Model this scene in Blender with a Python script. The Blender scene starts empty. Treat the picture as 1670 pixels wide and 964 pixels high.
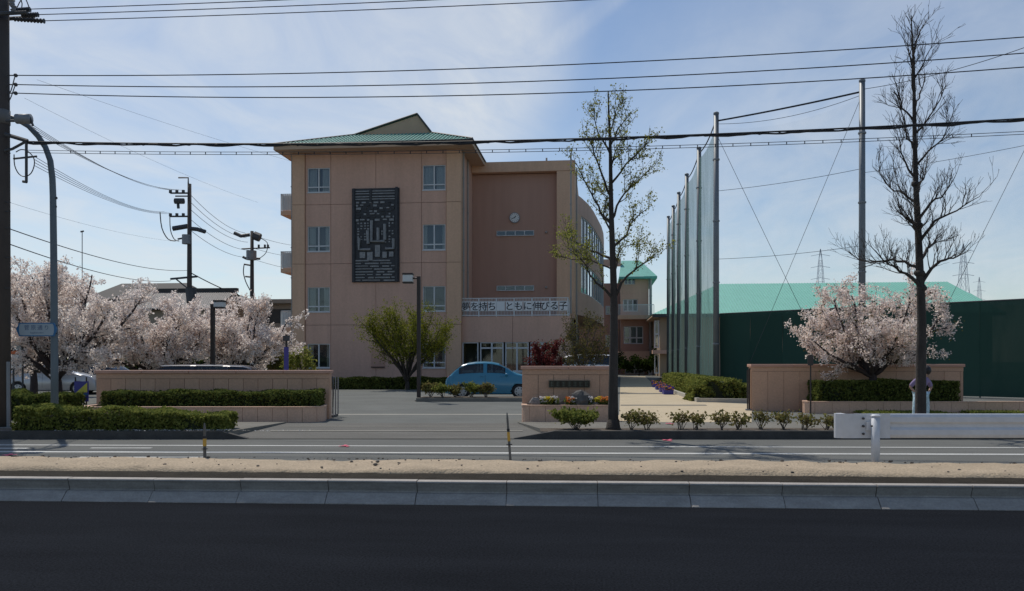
import bpy, bmesh, math, random
import numpy as np
from mathutils import Vector, Matrix

random.seed(11)
RNG = np.random.default_rng(11)
R = math.radians

# ------------------------------------------------------------ camera
SC = bpy.context.scene
COL = SC.collection
EYE = 1.6
F, PCX, HOR = 1345.0, 835.0, 590.0        # focal length and horizon of the 1670 px wide photograph
YAW = math.atan(140.0 / F)
cam_d = bpy.data.cameras.new("camera")
cam = bpy.data.objects.new("camera", cam_d)
COL.objects.link(cam)
cam.location = (0, 0, EYE)
cam.rotation_euler = (R(90), 0, YAW)
cam_d.sensor_width = 36
cam_d.lens = 36 * F / 1670
cam_d.shift_y = (HOR - 482) / 1670
cam_d.clip_start = 0.1
cam_d.clip_end = 6000
SC.camera = cam

# ------------------------------------------------------------ sky and sun
SUN_EL, SUN_AZ = R(57), R(-38)            # azimuth from +Y (straight ahead), negative = to the left
world = bpy.data.worlds.new("World")
SC.world = world
world.use_nodes = True
wn, wl = world.node_tree.nodes, world.node_tree.links
bgn = wn["Background"]
sky = wn.new("ShaderNodeTexSky")
sky.sky_type = 'NISHITA'
sky.sun_disc = False
sky.sun_elevation = SUN_EL
sky.sun_rotation = SUN_AZ
sky.air_density = 1.0
sky.dust_density = 0.5
sky.ozone_density = 2.2
tc = wn.new("ShaderNodeTexCoord")
# thin cirrus: direction projected on a high layer, stretched noise
sep = wn.new("ShaderNodeSeparateXYZ"); wl.new(tc.outputs["Generated"], sep.inputs[0])
addz = wn.new("ShaderNodeMath"); addz.operation = 'ADD'; addz.inputs[1].default_value = 0.12
absz = wn.new("ShaderNodeMath"); absz.operation = 'ABSOLUTE'
wl.new(sep.outputs["Z"], absz.inputs[0]); wl.new(absz.outputs[0], addz.inputs[0])
dx = wn.new("ShaderNodeMath"); dx.operation = 'DIVIDE'
dy = wn.new("ShaderNodeMath"); dy.operation = 'DIVIDE'
wl.new(sep.outputs["X"], dx.inputs[0]); wl.new(addz.outputs[0], dx.inputs[1])
wl.new(sep.outputs["Y"], dy.inputs[0]); wl.new(addz.outputs[0], dy.inputs[1])
cmb = wn.new("ShaderNodeCombineXYZ"); wl.new(dx.outputs[0], cmb.inputs[0]); wl.new(dy.outputs[0], cmb.inputs[1])
def sky_noise(rot, scale, sc, det, dist, lo, hi, loc=(0, 0, 0)):
    mp = wn.new("ShaderNodeMapping")
    mp.inputs["Rotation"].default_value = (0, 0, rot)
    mp.inputs["Scale"].default_value = scale
    mp.inputs["Location"].default_value = loc
    wl.new(cmb.outputs[0], mp.inputs[0])
    n = wn.new("ShaderNodeTexNoise")
    n.inputs["Scale"].default_value = sc
    n.inputs["Detail"].default_value = det
    n.inputs["Roughness"].default_value = 0.6
    n.inputs["Distortion"].default_value = dist
    wl.new(mp.outputs[0], n.inputs["Vector"])
    r = wn.new("ShaderNodeMapRange")
    r.inputs["From Min"].default_value = lo
    r.inputs["From Max"].default_value = hi
    wl.new(n.outputs["Fac"], r.inputs["Value"])
    return r.outputs[0]
c1 = sky_noise(R(25), (1.0, 0.8, 1), 0.7, 10, 0.6, 0.46, 0.95, (0.35, 0.2, 0))
c2 = sky_noise(R(-62), (1.7, 0.8, 1), 1.6, 10, 0.9, 0.50, 1.05, (1.7, 0.4, 0))
streak = sky_noise(R(-50), (1.6, 1.0, 1), 1.5, 12, 1.2, 0.25, 0.85, (0.6, 1.1, 0))
def wmath(op, a, b=None, clamp=False):
    n = wn.new("ShaderNodeMath"); n.operation = op; n.use_clamp = clamp
    for i, v in enumerate((a, b)):
        if v is None: continue
        if isinstance(v, (int, float)): n.inputs[i].default_value = v
        else: wl.new(v, n.inputs[i])
    return n.outputs[0]
def sky_dir(px, py):
    lat, up = (px - 835.0) / 1345.0, (590.0 - py) / 1345.0
    v = Vector((lat * math.cos(YAW) - math.sin(YAW), lat * math.sin(YAW) + math.cos(YAW), up))
    return v.normalized()
nrm = wn.new("ShaderNodeVectorMath"); nrm.operation = 'NORMALIZE'; wl.new(tc.outputs["Generated"], nrm.inputs[0])
def dotdir(v):
    n = wn.new("ShaderNodeVectorMath"); n.operation = 'DOT_PRODUCT'; n.inputs[1].default_value = v
    wl.new(nrm.outputs[0], n.inputs[0]); return n.outputs["Value"]
def bank(px, py, rad, soft):
    """a bank of cirrus round one direction of the sky"""
    r = wn.new("ShaderNodeMapRange"); r.interpolation_type = 'SMOOTHSTEP'
    r.inputs["From Min"].default_value = math.cos(rad + soft); r.inputs["From Max"].default_value = math.cos(max(rad - soft, 0.0))
    wl.new(dotdir(sky_dir(px, py)), r.inputs["Value"]); return r.outputs[0]
core_b = bank(760, 50, 0.075, 0.085)
banks = wmath('ADD', wmath('MULTIPLY', core_b, .9), wmath('ADD', wmath('MULTIPLY', bank(430, 290, 0.2, 0.2), .8), wmath('ADD', wmath('MULTIPLY', bank(1420, 420, 0.22, 0.2), .75), wmath('MULTIPLY', bank(60, 330, 0.25, 0.25), .8))), True)
cir = wmath('MULTIPLY', banks, wmath('ADD', wmath('MULTIPLY', streak, .75), .15))
cir = wmath('ADD', cir, wmath('MULTIPLY', core_b, wmath('ADD', wmath('MULTIPLY', streak, .3), .12)))
# an old, spread contrail
da, db = sky_dir(878, 95), sky_dir(1010, -10)
cn_ = da.cross(db).normalized()
across = wmath('ABSOLUTE', dotdir(cn_))
cw_ = wn.new("ShaderNodeMapRange"); cw_.interpolation_type = 'SMOOTHSTEP'
cw_.inputs["From Min"].default_value = 0.016; cw_.inputs["From Max"].default_value = 0.004
wl.new(across, cw_.inputs["Value"])
ce_ = wn.new("ShaderNodeMapRange"); ce_.interpolation_type = 'SMOOTHSTEP'
ce_.inputs["From Min"].default_value = sky_dir(878, 95).z - .01; ce_.inputs["From Max"].default_value = sky_dir(878, 95).z + .03
wl.new(sep.outputs["Z"], ce_.inputs["Value"])
trail = wmath('MULTIPLY', wmath('MULTIPLY', cw_.outputs[0], ce_.outputs[0]), wmath('ADD', wmath('MULTIPLY', streak, .35), .03))
cad = wn.new("ShaderNodeMath"); cad.operation = 'ADD'; cad.use_clamp = True
wl.new(wmath("ADD", wmath("MULTIPLY", c1, .28), wmath("MULTIPLY", c2, .25)), cad.inputs[0]); wl.new(wmath("ADD", cir, trail), cad.inputs[1])
cml = wn.new("ShaderNodeMath"); cml.operation = 'MULTIPLY'; cml.inputs[1].default_value = 0.85
wl.new(cad.outputs[0], cml.inputs[0])
mixc = wn.new("ShaderNodeMix"); mixc.data_type = 'RGBA'
CLOUD = 7.6
mixc.inputs["B"].default_value = (CLOUD * 0.93, CLOUD * 0.97, CLOUD, 1)
wl.new(cml.outputs[0], mixc.inputs["Factor"])
wl.new(sky.outputs[0], mixc.inputs["A"])
wl.new(mixc.outputs["Result"], bgn.inputs["Color"])
bgn.inputs["Strength"].default_value = 0.105

sl = bpy.data.lights.new("sun", 'SUN')
sl.energy = 3.0
sl.angle = R(0.55)
sl.color = (1.0, 0.94, 0.85)
sun = bpy.data.objects.new("sun", sl)
COL.objects.link(sun)
sd = Vector((math.sin(SUN_AZ) * math.cos(SUN_EL), math.cos(SUN_AZ) * math.cos(SUN_EL), math.sin(SUN_EL)))
sun.rotation_euler = sd.to_track_quat('Z', 'Y').to_euler()
sun.location = (-20, 10, 30)

SC.view_settings.view_transform = 'Standard'
SC.view_settings.look = 'None'
SC.view_settings.exposure = 0.0
SC.view_settings.gamma = 1.0
SC.view_settings.use_curve_mapping = False
SC.cycles.max_bounces = 12; SC.cycles.diffuse_bounces = 10
SC.cycles.transparent_max_bounces = 24
SC.cycles.caustics_reflective = False
SC.cycles.caustics_refractive = False

# ------------------------------------------------------------ places: photograph row/column -> point at a known distance
SA, CA = math.sin(YAW), math.cos(YAW)
def at(px, py, d):
    lat = (px - PCX) / F * d
    return Vector((lat * CA - d * SA, lat * SA + d * CA, EYE + (HOR - py) / F * d))
def gnd(px, py, z=0.0):
    p = at(px, py, (EYE - z) * F / (py - HOR)); p.z = z
    return p
def dY(px, Y):
    return Y / (CA + SA * (px - PCX) / F)
def fx(px, Y):
    return at(px, HOR, dY(px, Y)).x
def fz(px, py, Y):
    return at(px, py, dY(px, Y)).z

# ------------------------------------------------------------ materials
MATS = {}
def mat(name, col, rough=0.8, var=0.12, scale=3.0, bump=0.0, bscale=40.0, metal=0.0, spec=0.5, fine=0.0, fscale=60.0, stretch=None, coat=0.0, streak=0.0):
    m = bpy.data.materials.new(name); m.use_nodes = True
    nt = m.node_tree; N, L = nt.nodes, nt.links
    b = N["Principled BSDF"]
    b.inputs["Roughness"].default_value = rough
    b.inputs["Metallic"].default_value = metal
    b.inputs["Specular IOR Level"].default_value = spec
    if coat: b.inputs["Coat Weight"].default_value = coat; b.inputs["Coat Roughness"].default_value = 0.05
    g = N.new("ShaderNodeNewGeometry")
    vec = g.outputs["Position"]
    if stretch:
        mp = N.new("ShaderNodeMapping"); mp.inputs["Scale"].default_value = stretch
        L.new(vec, mp.inputs[0]); vec = mp.outputs[0]
    n = N.new("ShaderNodeTexNoise"); n.inputs["Scale"].default_value = scale; n.inputs["Detail"].default_value = 6
    n.inputs["Roughness"].default_value = 0.62
    L.new(vec, n.inputs["Vector"])
    r = N.new("ShaderNodeMapRange"); r.inputs["From Min"].default_value = 0.25; r.inputs["From Max"].default_value = 0.75
    r.inputs["To Min"].default_value = 1 - var; r.inputs["To Max"].default_value = 1 + var
    L.new(n.outputs["Fac"], r.inputs["Value"])
    out = r.outputs[0]
    if fine:
        n2 = N.new("ShaderNodeTexNoise"); n2.inputs["Scale"].default_value = fscale; n2.inputs["Detail"].default_value = 3
        L.new(g.outputs["Position"], n2.inputs["Vector"])
        r2 = N.new("ShaderNodeMapRange"); r2.inputs["From Min"].default_value = 0.3; r2.inputs["From Max"].default_value = 0.7
        r2.inputs["To Min"].default_value = 1 - fine; r2.inputs["To Max"].default_value = 1 + fine
        L.new(n2.outputs["Fac"], r2.inputs["Value"])
        mu = N.new("ShaderNodeMath"); mu.operation = 'MULTIPLY'
        L.new(out, mu.inputs[0]); L.new(r2.outputs[0], mu.inputs[1]); out = mu.outputs[0]
    if streak:
        m3 = N.new("ShaderNodeMapping"); m3.inputs["Scale"].default_value = (2.4, 2.4, 0.14)
        L.new(g.outputs["Position"], m3.inputs[0])
        n3 = N.new("ShaderNodeTexNoise"); n3.inputs["Scale"].default_value = 1.0; n3.inputs["Detail"].default_value = 7; n3.inputs["Roughness"].default_value = 0.7
        L.new(m3.outputs[0], n3.inputs["Vector"])
        r3 = N.new("ShaderNodeMapRange"); r3.inputs["From Min"].default_value = 0.35; r3.inputs["From Max"].default_value = 0.62
        r3.inputs["To Min"].default_value = 1 - streak; r3.inputs["To Max"].default_value = 1 + streak * .25
        L.new(n3.outputs["Fac"], r3.inputs["Value"])
        mu3 = N.new("ShaderNodeMath"); mu3.operation = 'MULTIPLY'
        L.new(out, mu3.inputs[0]); L.new(r3.outputs[0], mu3.inputs[1]); out = mu3.outputs[0]
    mx = N.new("ShaderNodeVectorMath"); mx.operation = 'SCALE'
    mx.inputs[0].default_value = col[:3]
    L.new(out, mx.inputs["Scale"])
    L.new(mx.outputs[0], b.inputs["Base Color"])
    if bump:
        nb = N.new("ShaderNodeTexNoise"); nb.inputs["Scale"].default_value = bscale; nb.inputs["Detail"].default_value = 4
        L.new(g.outputs["Position"], nb.inputs["Vector"])
        bp = N.new("ShaderNodeBump"); bp.inputs["Strength"].default_value = bump; bp.inputs["Distance"].default_value = 0.02
        L.new(nb.outputs["Fac"], bp.inputs["Height"]); L.new(bp.outputs[0], b.inputs["Normal"])
    MATS[name] = m
    return m

def leaf_mat(name, cols, trans=0.35, rough=0.6):
    """diffuse + translucent leaf, colour varies from leaf to leaf"""
    m = bpy.data.materials.new(name); m.use_nodes = True
    N, L = m.node_tree.nodes, m.node_tree.links
    N.remove(N["Principled BSDF"])
    out = N["Material Output"]
    g = N.new("ShaderNodeNewGeometry")
    cr = N.new("ShaderNodeValToRGB")
    e = cr.color_ramp.elements
    e[0].color = (*cols[0], 1); e[1].color = (*cols[-1], 1)
    for i, c in enumerate(cols[1:-1]):
        k = e.new((i + 1) / (len(cols) - 1)); k.color = (*c, 1)
    L.new(g.outputs["Random Per Island"], cr.inputs[0])
    d = N.new("ShaderNodeBsdfDiffuse"); t = N.new("ShaderNodeBsdfTranslucent")
    L.new(cr.outputs[0], d.inputs[0]); L.new(cr.outputs[0], t.inputs[0])
    mx = N.new("ShaderNodeMixShader"); mx.inputs[0].default_value = trans
    L.new(d.outputs[0], mx.inputs[1]); L.new(t.outputs[0], mx.inputs[2])
    L.new(mx.outputs[0], out.inputs[0])
    MATS[name] = m
    return m

def glass_mat(name, tint, refl=0.16, rough=0.03, clear=0.75):
    m = bpy.data.materials.new(name); m.use_nodes = True
    N, L = m.node_tree.nodes, m.node_tree.links
    N.remove(N["Principled BSDF"]); out = N["Material Output"]
    tr = N.new("ShaderNodeBsdfTransparent"); tr.inputs[0].default_value = (*[c * clear for c in tint], 1)
    gl = N.new("ShaderNodeBsdfGlossy"); gl.inputs["Roughness"].default_value = rough
    gl.inputs["Color"].default_value = (0.9, 0.95, 1, 1)
    fr = N.new("ShaderNodeFresnel"); fr.inputs["IOR"].default_value = 1.45
    ad = N.new("ShaderNodeMath"); ad.operation = 'ADD'; ad.inputs[1].default_value = refl; ad.use_clamp = True
    L.new(fr.outputs[0], ad.inputs[0])
    mx = N.new("ShaderNodeMixShader"); L.new(ad.outputs[0], mx.inputs[0])
    L.new(tr.outputs[0], mx.inputs[1]); L.new(gl.outputs[0], mx.inputs[2]); L.new(mx.outputs[0], out.inputs[0])
    MATS[name] = m
    return m

def net_mat(name, col, cover):
    """fine netting: thread covers a share of the surface, the rest is open"""
    m = bpy.data.materials.new(name); m.use_nodes = True
    N, L = m.node_tree.nodes, m.node_tree.links
    b = N["Principled BSDF"]; b.inputs["Base Color"].default_value = (*col, 1); b.inputs["Roughness"].default_value = 0.8
    b.inputs["Specular IOR Level"].default_value = 0.2
    out = N["Material Output"]
    tr = N.new("ShaderNodeBsdfTransparent")
    g = N.new("ShaderNodeNewGeometry")
    n = N.new("ShaderNodeTexNoise"); n.inputs["Scale"].default_value = 1.2; n.inputs["Detail"].default_value = 5
    mp = N.new("ShaderNodeMapping"); mp.inputs["Scale"].default_value = (1.6, 1.6, 0.25)
    L.new(g.outputs["Position"], mp.inputs[0]); L.new(mp.outputs[0], n.inputs["Vector"])
    r = N.new("ShaderNodeMapRange"); r.inputs["From Min"].default_value = 0.3; r.inputs["From Max"].default_value = 0.7
    sp_ = min(cover * .18, (1 - cover) * .8); r.inputs["To Min"].default_value = cover - sp_; r.inputs["To Max"].default_value = cover + sp_
    L.new(n.outputs["Fac"], r.inputs["Value"])
    mx = N.new("ShaderNodeMixShader"); L.new(r.outputs[0], mx.inputs[0])
    L.new(tr.outputs[0], mx.inputs[1]); L.new(b.outputs[0], mx.inputs[2]); L.new(mx.outputs[0], out.inputs[0])
    MATS[name] = m
    return m

mat("new_asphalt", (0.0135, 0.0155, 0.0195), 0.9, 0.25, 0.9, 0.5, 70, fine=0.5, fscale=55, spec=0.02, stretch=(0.35, 1.6, 1))
mat("old_asphalt", (0.142, 0.144, 0.133), 0.95, 0.16, 1.1, 0.3, 60, fine=0.2, fscale=45, stretch=(0.4, 1.6, 1), spec=.12)
mat("yard_asphalt", (0.155, 0.16, 0.148), 0.95, 0.16, 0.5, 0.3, 60, fine=0.18, fscale=30, spec=.1)
mat("apron", (0.155, 0.15, 0.135), 0.95, 0.14, 0.8, 0.3, 60, fine=0.15, fscale=35, stretch=(0.5, 1.5, 1), spec=.1)
mat("path_tan", (0.52, 0.435, 0.30), 0.95, 0.1, 1.2, 0.2, 50, fine=0.1, fscale=30, spec=.1)
mat("sidewalk", (0.20, 0.19, 0.165), 0.95, 0.15, 1.5, 0.3, 60, fine=0.18, fscale=40, spec=.1)
mat("sand", (0.40, 0.315, 0.215), 0.95, 0.16, 2.5, 0.8, 35, fine=0.22, fscale=38)
mat("soil", (0.09, 0.07, 0.05), 0.95, 0.3, 5, 0.8, 40, fine=0.3)
mat("soil_shade", (0.034, 0.029, 0.022), 0.95, 0.3, 5, 0.8, 40, fine=0.3, spec=.1)  # soil colour darkened to paint the shade on the verge's kerb-side slope
mat("pebble", (0.10, 0.09, 0.08), 0.9, 0.3, 20)
mat("ground", (0.13, 0.125, 0.10), 0.95, 0.2, 0.3)
mat("kerb_concrete", (0.34, 0.31, 0.275), 0.8, 0.24, 3.0, 0.25, 60, fine=0.10, fscale=40, stretch=(1, 1, 4))
mat("dark_kerb", (0.06, 0.057, 0.052), 0.9, 0.3, 4, 0.4, 40, fine=0.2)
mat("path_kerb", (0.42, 0.40, 0.34), 0.9, 0.12, 3)
mat("road_paint", (0.50, 0.50, 0.47), 0.75, 0.22, 2.2, fine=0.22, fscale=30, stretch=(0.4, 2, 1))
mat("pink_paint", (0.85, 0.16, 0.24), 0.7, 0.15, 20)
mat("facade", (0.65, 0.405, 0.30), 0.85, 0.09, 0.5, 0.1, 30, fine=0.05, fscale=9, stretch=(1, 1, 0.35), streak=.06)
mat("facade_pier", (0.69, 0.44, 0.29), 0.85, 0.09, 0.5, 0.1, 30, fine=0.05, fscale=9, stretch=(1, 1, 0.35), streak=.07)
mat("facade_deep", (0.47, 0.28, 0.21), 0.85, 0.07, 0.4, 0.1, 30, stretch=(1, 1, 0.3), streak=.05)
mat("soffit", (0.54, 0.38, 0.26), 0.85, 0.06, 1)
mat("interior", (0.15, 0.15, 0.155), 0.9, 0.1, 1)
mat("aluminium", (0.62, 0.63, 0.63), 0.5, 0.08, 2, spec=0.4)
mat("white_rail", (0.66, 0.66, 0.65), 0.55, 0.08, 2)
mat("curtain", (0.80, 0.77, 0.70), 0.9, 0.18, 6, stretch=(8, 8, 0.3))
mat("roof_green", (0.13, 0.42, 0.34), 0.55, 0.12, 1.5, fine=0.08, fscale=6)
mat("gym_roof", (0.26, 0.58, 0.47), 0.5, 0.05, 0.6, spec=0.4)
mat("gym_seam", (0.23, 0.52, 0.42), 0.5, 0.05, 0.6)
mat("pipe", (0.33, 0.32, 0.30), 0.6, 0.1, 1)
mat("relief_dark", (0.045, 0.046, 0.05), 0.55, 0.3, 5, 0.3, 14, metal=0.3)
mat("relief_light", (0.25, 0.25, 0.25), 0.5, 0.3, 6, 0.3, 14, metal=0.4)
mat("paper", (0.78, 0.78, 0.77), 0.9, 0.04, 2)
mat("ink", (0.02, 0.02, 0.025), 0.8, 0.1, 2)
mat("clock_white", (0.7, 0.7, 0.68), 0.5, 0.04, 2)
mat("wall_tile", (0.56, 0.345, 0.23), 0.7, 0.10, 1.2, 0.15, 40, fine=0.09, fscale=25)
mat("wall_tile_b", (0.52, 0.315, 0.21), 0.7, 0.10, 1.2, 0.15, 40, fine=0.09, fscale=25)
mat("coping", (0.52, 0.30, 0.22), 0.65, 0.10, 2, 0.15, 40)
mat("planter_tile", (0.62, 0.40, 0.28), 0.75, 0.12, 1.6, 0.15, 40, fine=0.1, fscale=25)
mat("mortar", (0.11, 0.085, 0.07), 0.95, 0.2, 5)
mat("bronze", (0.035, 0.03, 0.022), 0.4, 0.3, 8, metal=0.6)
mat("bronze_letter", (0.09, 0.10, 0.085), 0.4, 0.2, 8, metal=0.5)
mat("rock", (0.20, 0.185, 0.175), 0.9, 0.3, 6, 0.8, 14)
mat("rock_dark", (0.10, 0.095, 0.09), 0.9, 0.35, 6, 0.8, 14)
mat("bark", (0.055, 0.045, 0.038), 0.95, 0.35, 9, 0.9, 28, stretch=(1, 1, 0.3))
mat("bark_pale", (0.10, 0.085, 0.07), 0.95, 0.3, 9, 0.8, 28, stretch=(1, 1, 0.3))
mat("cherry_bark", (0.05, 0.036, 0.034), 0.9, 0.3, 9, 0.7, 28)
mat("hedge_core", (0.018, 0.024, 0.010), 0.95, 0.3, 8)
mat("pole_concrete", (0.16, 0.155, 0.15), 0.85, 0.15, 2, 0.2, 40, stretch=(1, 1, 0.3))
mat("pole_brown", (0.075, 0.062, 0.055), 0.85, 0.15, 2)
mat("steel_dark", (0.06, 0.062, 0.066), 0.6, 0.15, 4)
mat("steel_grey", (0.24, 0.25, 0.26), 0.55, 0.12, 3, metal=0.2)
mat("net_post", (0.20, 0.215, 0.225), 0.5, 0.10, 1.5, metal=0.3)
mat("sign_pole", (0.13, 0.16, 0.18), 0.55, 0.1, 2)
mat("porcelain", (0.3, 0.3, 0.3), 0.3, 0.1, 5)
mat("cable", (0.018, 0.018, 0.02), 0.6, 0.1, 2)
mat("wire_grey", (0.06, 0.065, 0.07), 0.6, 0.1, 2)
mat("blue_sign", (0.03, 0.15, 0.32), 0.45, 0.08, 4)
mat("sign_white", (0.33, 0.39, 0.43), 0.5, 0.05, 4)
mat("sign_ink", (0.035, 0.07, 0.16), 0.5, 0.05, 4)
mat("violet_sign", (0.055, 0.05, 0.26), 0.5, 0.1, 6)
mat("yellow_sign", (0.55, 0.50, 0.07), 0.5, 0.1, 6)
mat("orange_sign", (0.60, 0.16, 0.06), 0.5, 0.1, 6)
mat("guard_white", (0.60, 0.62, 0.65), 0.45, 0.07, 3, fine=0.04, fscale=14)
mat("bolt", (0.07, 0.07, 0.075), 0.5, 0.1, 5, metal=0.5)
mat("stake_grey", (0.12, 0.12, 0.115), 0.85, 0.2, 12)
mat("stake_yellow", (0.52, 0.32, 0.05), 0.6, 0.15, 12)
mat("lamp_brown", (0.035, 0.024, 0.02), 0.5, 0.15, 5)
mat("lamp_glass", (0.62, 0.64, 0.62), 0.35, 0.05, 5)
mat("car_blue", (0.03, 0.21, 0.33), 0.3, 0.03, 2, spec=0.5, coat=0.6)
mat("car_silver", (0.45, 0.46, 0.48), 0.3, 0.03, 2, metal=0.4, coat=0.5)
mat("car_white", (0.72, 0.72, 0.72), 0.3, 0.03, 2, coat=0.5)
mat("car_black", (0.018, 0.018, 0.022), 0.25, 0.03, 2, coat=0.6)
mat("tyre", (0.018, 0.018, 0.018), 0.85, 0.1, 9)
mat("rim", (0.42, 0.43, 0.44), 0.4, 0.05, 5, metal=0.6)
mat("tail_lamp", (0.35, 0.02, 0.02), 0.25, 0.05, 5, coat=0.5)
mat("head_lamp", (0.55, 0.58, 0.6), 0.15, 0.05, 5, coat=0.5)
mat("seat_grey", (0.09, 0.09, 0.095), 0.9, 0.1, 5)
mat("house_wall", (0.33, 0.27, 0.21), 0.9, 0.08, 1)
mat("house_tile", (0.10, 0.10, 0.11), 0.6, 0.2, 4)
mat("house_dark", (0.06, 0.055, 0.05), 0.8, 0.15, 2)
mat("gym_wall", (0.38, 0.29, 0.20), 0.85, 0.07, 1)
mat("tower_grey", (0.46, 0.50, 0.55), 0.6, 0.05, 1)
mat("skin", (0.45, 0.27, 0.19), 0.6, 0.05, 9)
mat("hair", (0.012, 0.011, 0.012), 0.55, 0.2, 30)
mat("blouse", (0.26, 0.20, 0.34), 0.9, 0.12, 14)
mat("trousers", (0.48, 0.62, 0.66), 0.9, 0.45, 16, fine=0.25, fscale=24)
mat("shoe", (0.10, 0.09, 0.09), 0.7, 0.1, 9)
glass_mat("glass", (0.86, 0.90, 0.91), 0.02, clear=.9)
glass_mat("car_glass", (0.45, 0.55, 0.55), 0.03, 0.02, 0.7)
net_mat("net_side", (0.13, 0.24, 0.22), 0.60)
net_mat("net_front", (0.10, 0.20, 0.19), 0.045)
net_mat("wind_screen", (0.026, 0.068, 0.049), 0.994)
net_mat("wind_screen_b", (0.029, 0.074, 0.054), 0.992)
leaf_mat("blossom", [(0.78, 0.66, 0.59), (0.92, 0.83, 0.77), (0.95, 0.89, 0.84), (0.86, 0.76, 0.69), (0.96, 0.92, 0.88)], 0.55)
leaf_mat("blossom_pink", [(0.78, 0.63, 0.56), (0.92, 0.81, 0.74), (0.95, 0.87, 0.81), (0.86, 0.72, 0.64), (0.96, 0.91, 0.86)], 0.55)
leaf_mat("bronze_leaf", [(0.16, 0.10, 0.05), (0.12, 0.13, 0.04), (0.20, 0.17, 0.06)], 0.45)
leaf_mat("hedge_leaf", [(0.05, 0.068, 0.02), (0.12, 0.15, 0.04), (0.20, 0.22, 0.06), (0.075, 0.10, 0.025)], 0.3)
leaf_mat("hedge_bright", [(0.10, 0.13, 0.03), (0.20, 0.22, 0.055), (0.30, 0.31, 0.085), (0.13, 0.16, 0.035)], 0.35)
leaf_mat("hedge_dark", [(0.014, 0.026, 0.008), (0.03, 0.052, 0.012), (0.05, 0.075, 0.016)], 0.25)
leaf_mat("young_leaf", [(0.17, 0.20, 0.04), (0.26, 0.28, 0.06), (0.33, 0.33, 0.09), (0.21, 0.20, 0.05)], 0.5)
leaf_mat("maple_green", [(0.13, 0.16, 0.02), (0.20, 0.22, 0.03), (0.26, 0.25, 0.04), (0.15, 0.17, 0.02)], 0.45)
leaf_mat("maple_red", [(0.11, 0.026, 0.026), (0.17, 0.04, 0.04), (0.09, 0.035, 0.028)], 0.45)
leaf_mat("bush_olive", [(0.08, 0.09, 0.025), (0.13, 0.125, 0.04), (0.17, 0.13, 0.05), (0.09, 0.075, 0.03)], 0.4)
leaf_mat("shrub_dry", [(0.17, 0.17, 0.05), (0.27, 0.25, 0.09), (0.22, 0.16, 0.07), (0.14, 0.16, 0.04)], 0.35)
leaf_mat("petal_white", [(0.7, 0.66, 0.66), (0.8, 0.78, 0.72)], 0.3)
leaf_mat("petal_yellow", [(0.65, 0.52, 0.04), (0.75, 0.66, 0.12)], 0.3)
leaf_mat("petal_orange", [(0.70, 0.22, 0.05), (0.75, 0.34, 0.14)], 0.3)
leaf_mat("petal_violet", [(0.06, 0.04, 0.30), (0.10, 0.06, 0.38), (0.25, 0.18, 0.42)], 0.3)

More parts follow.
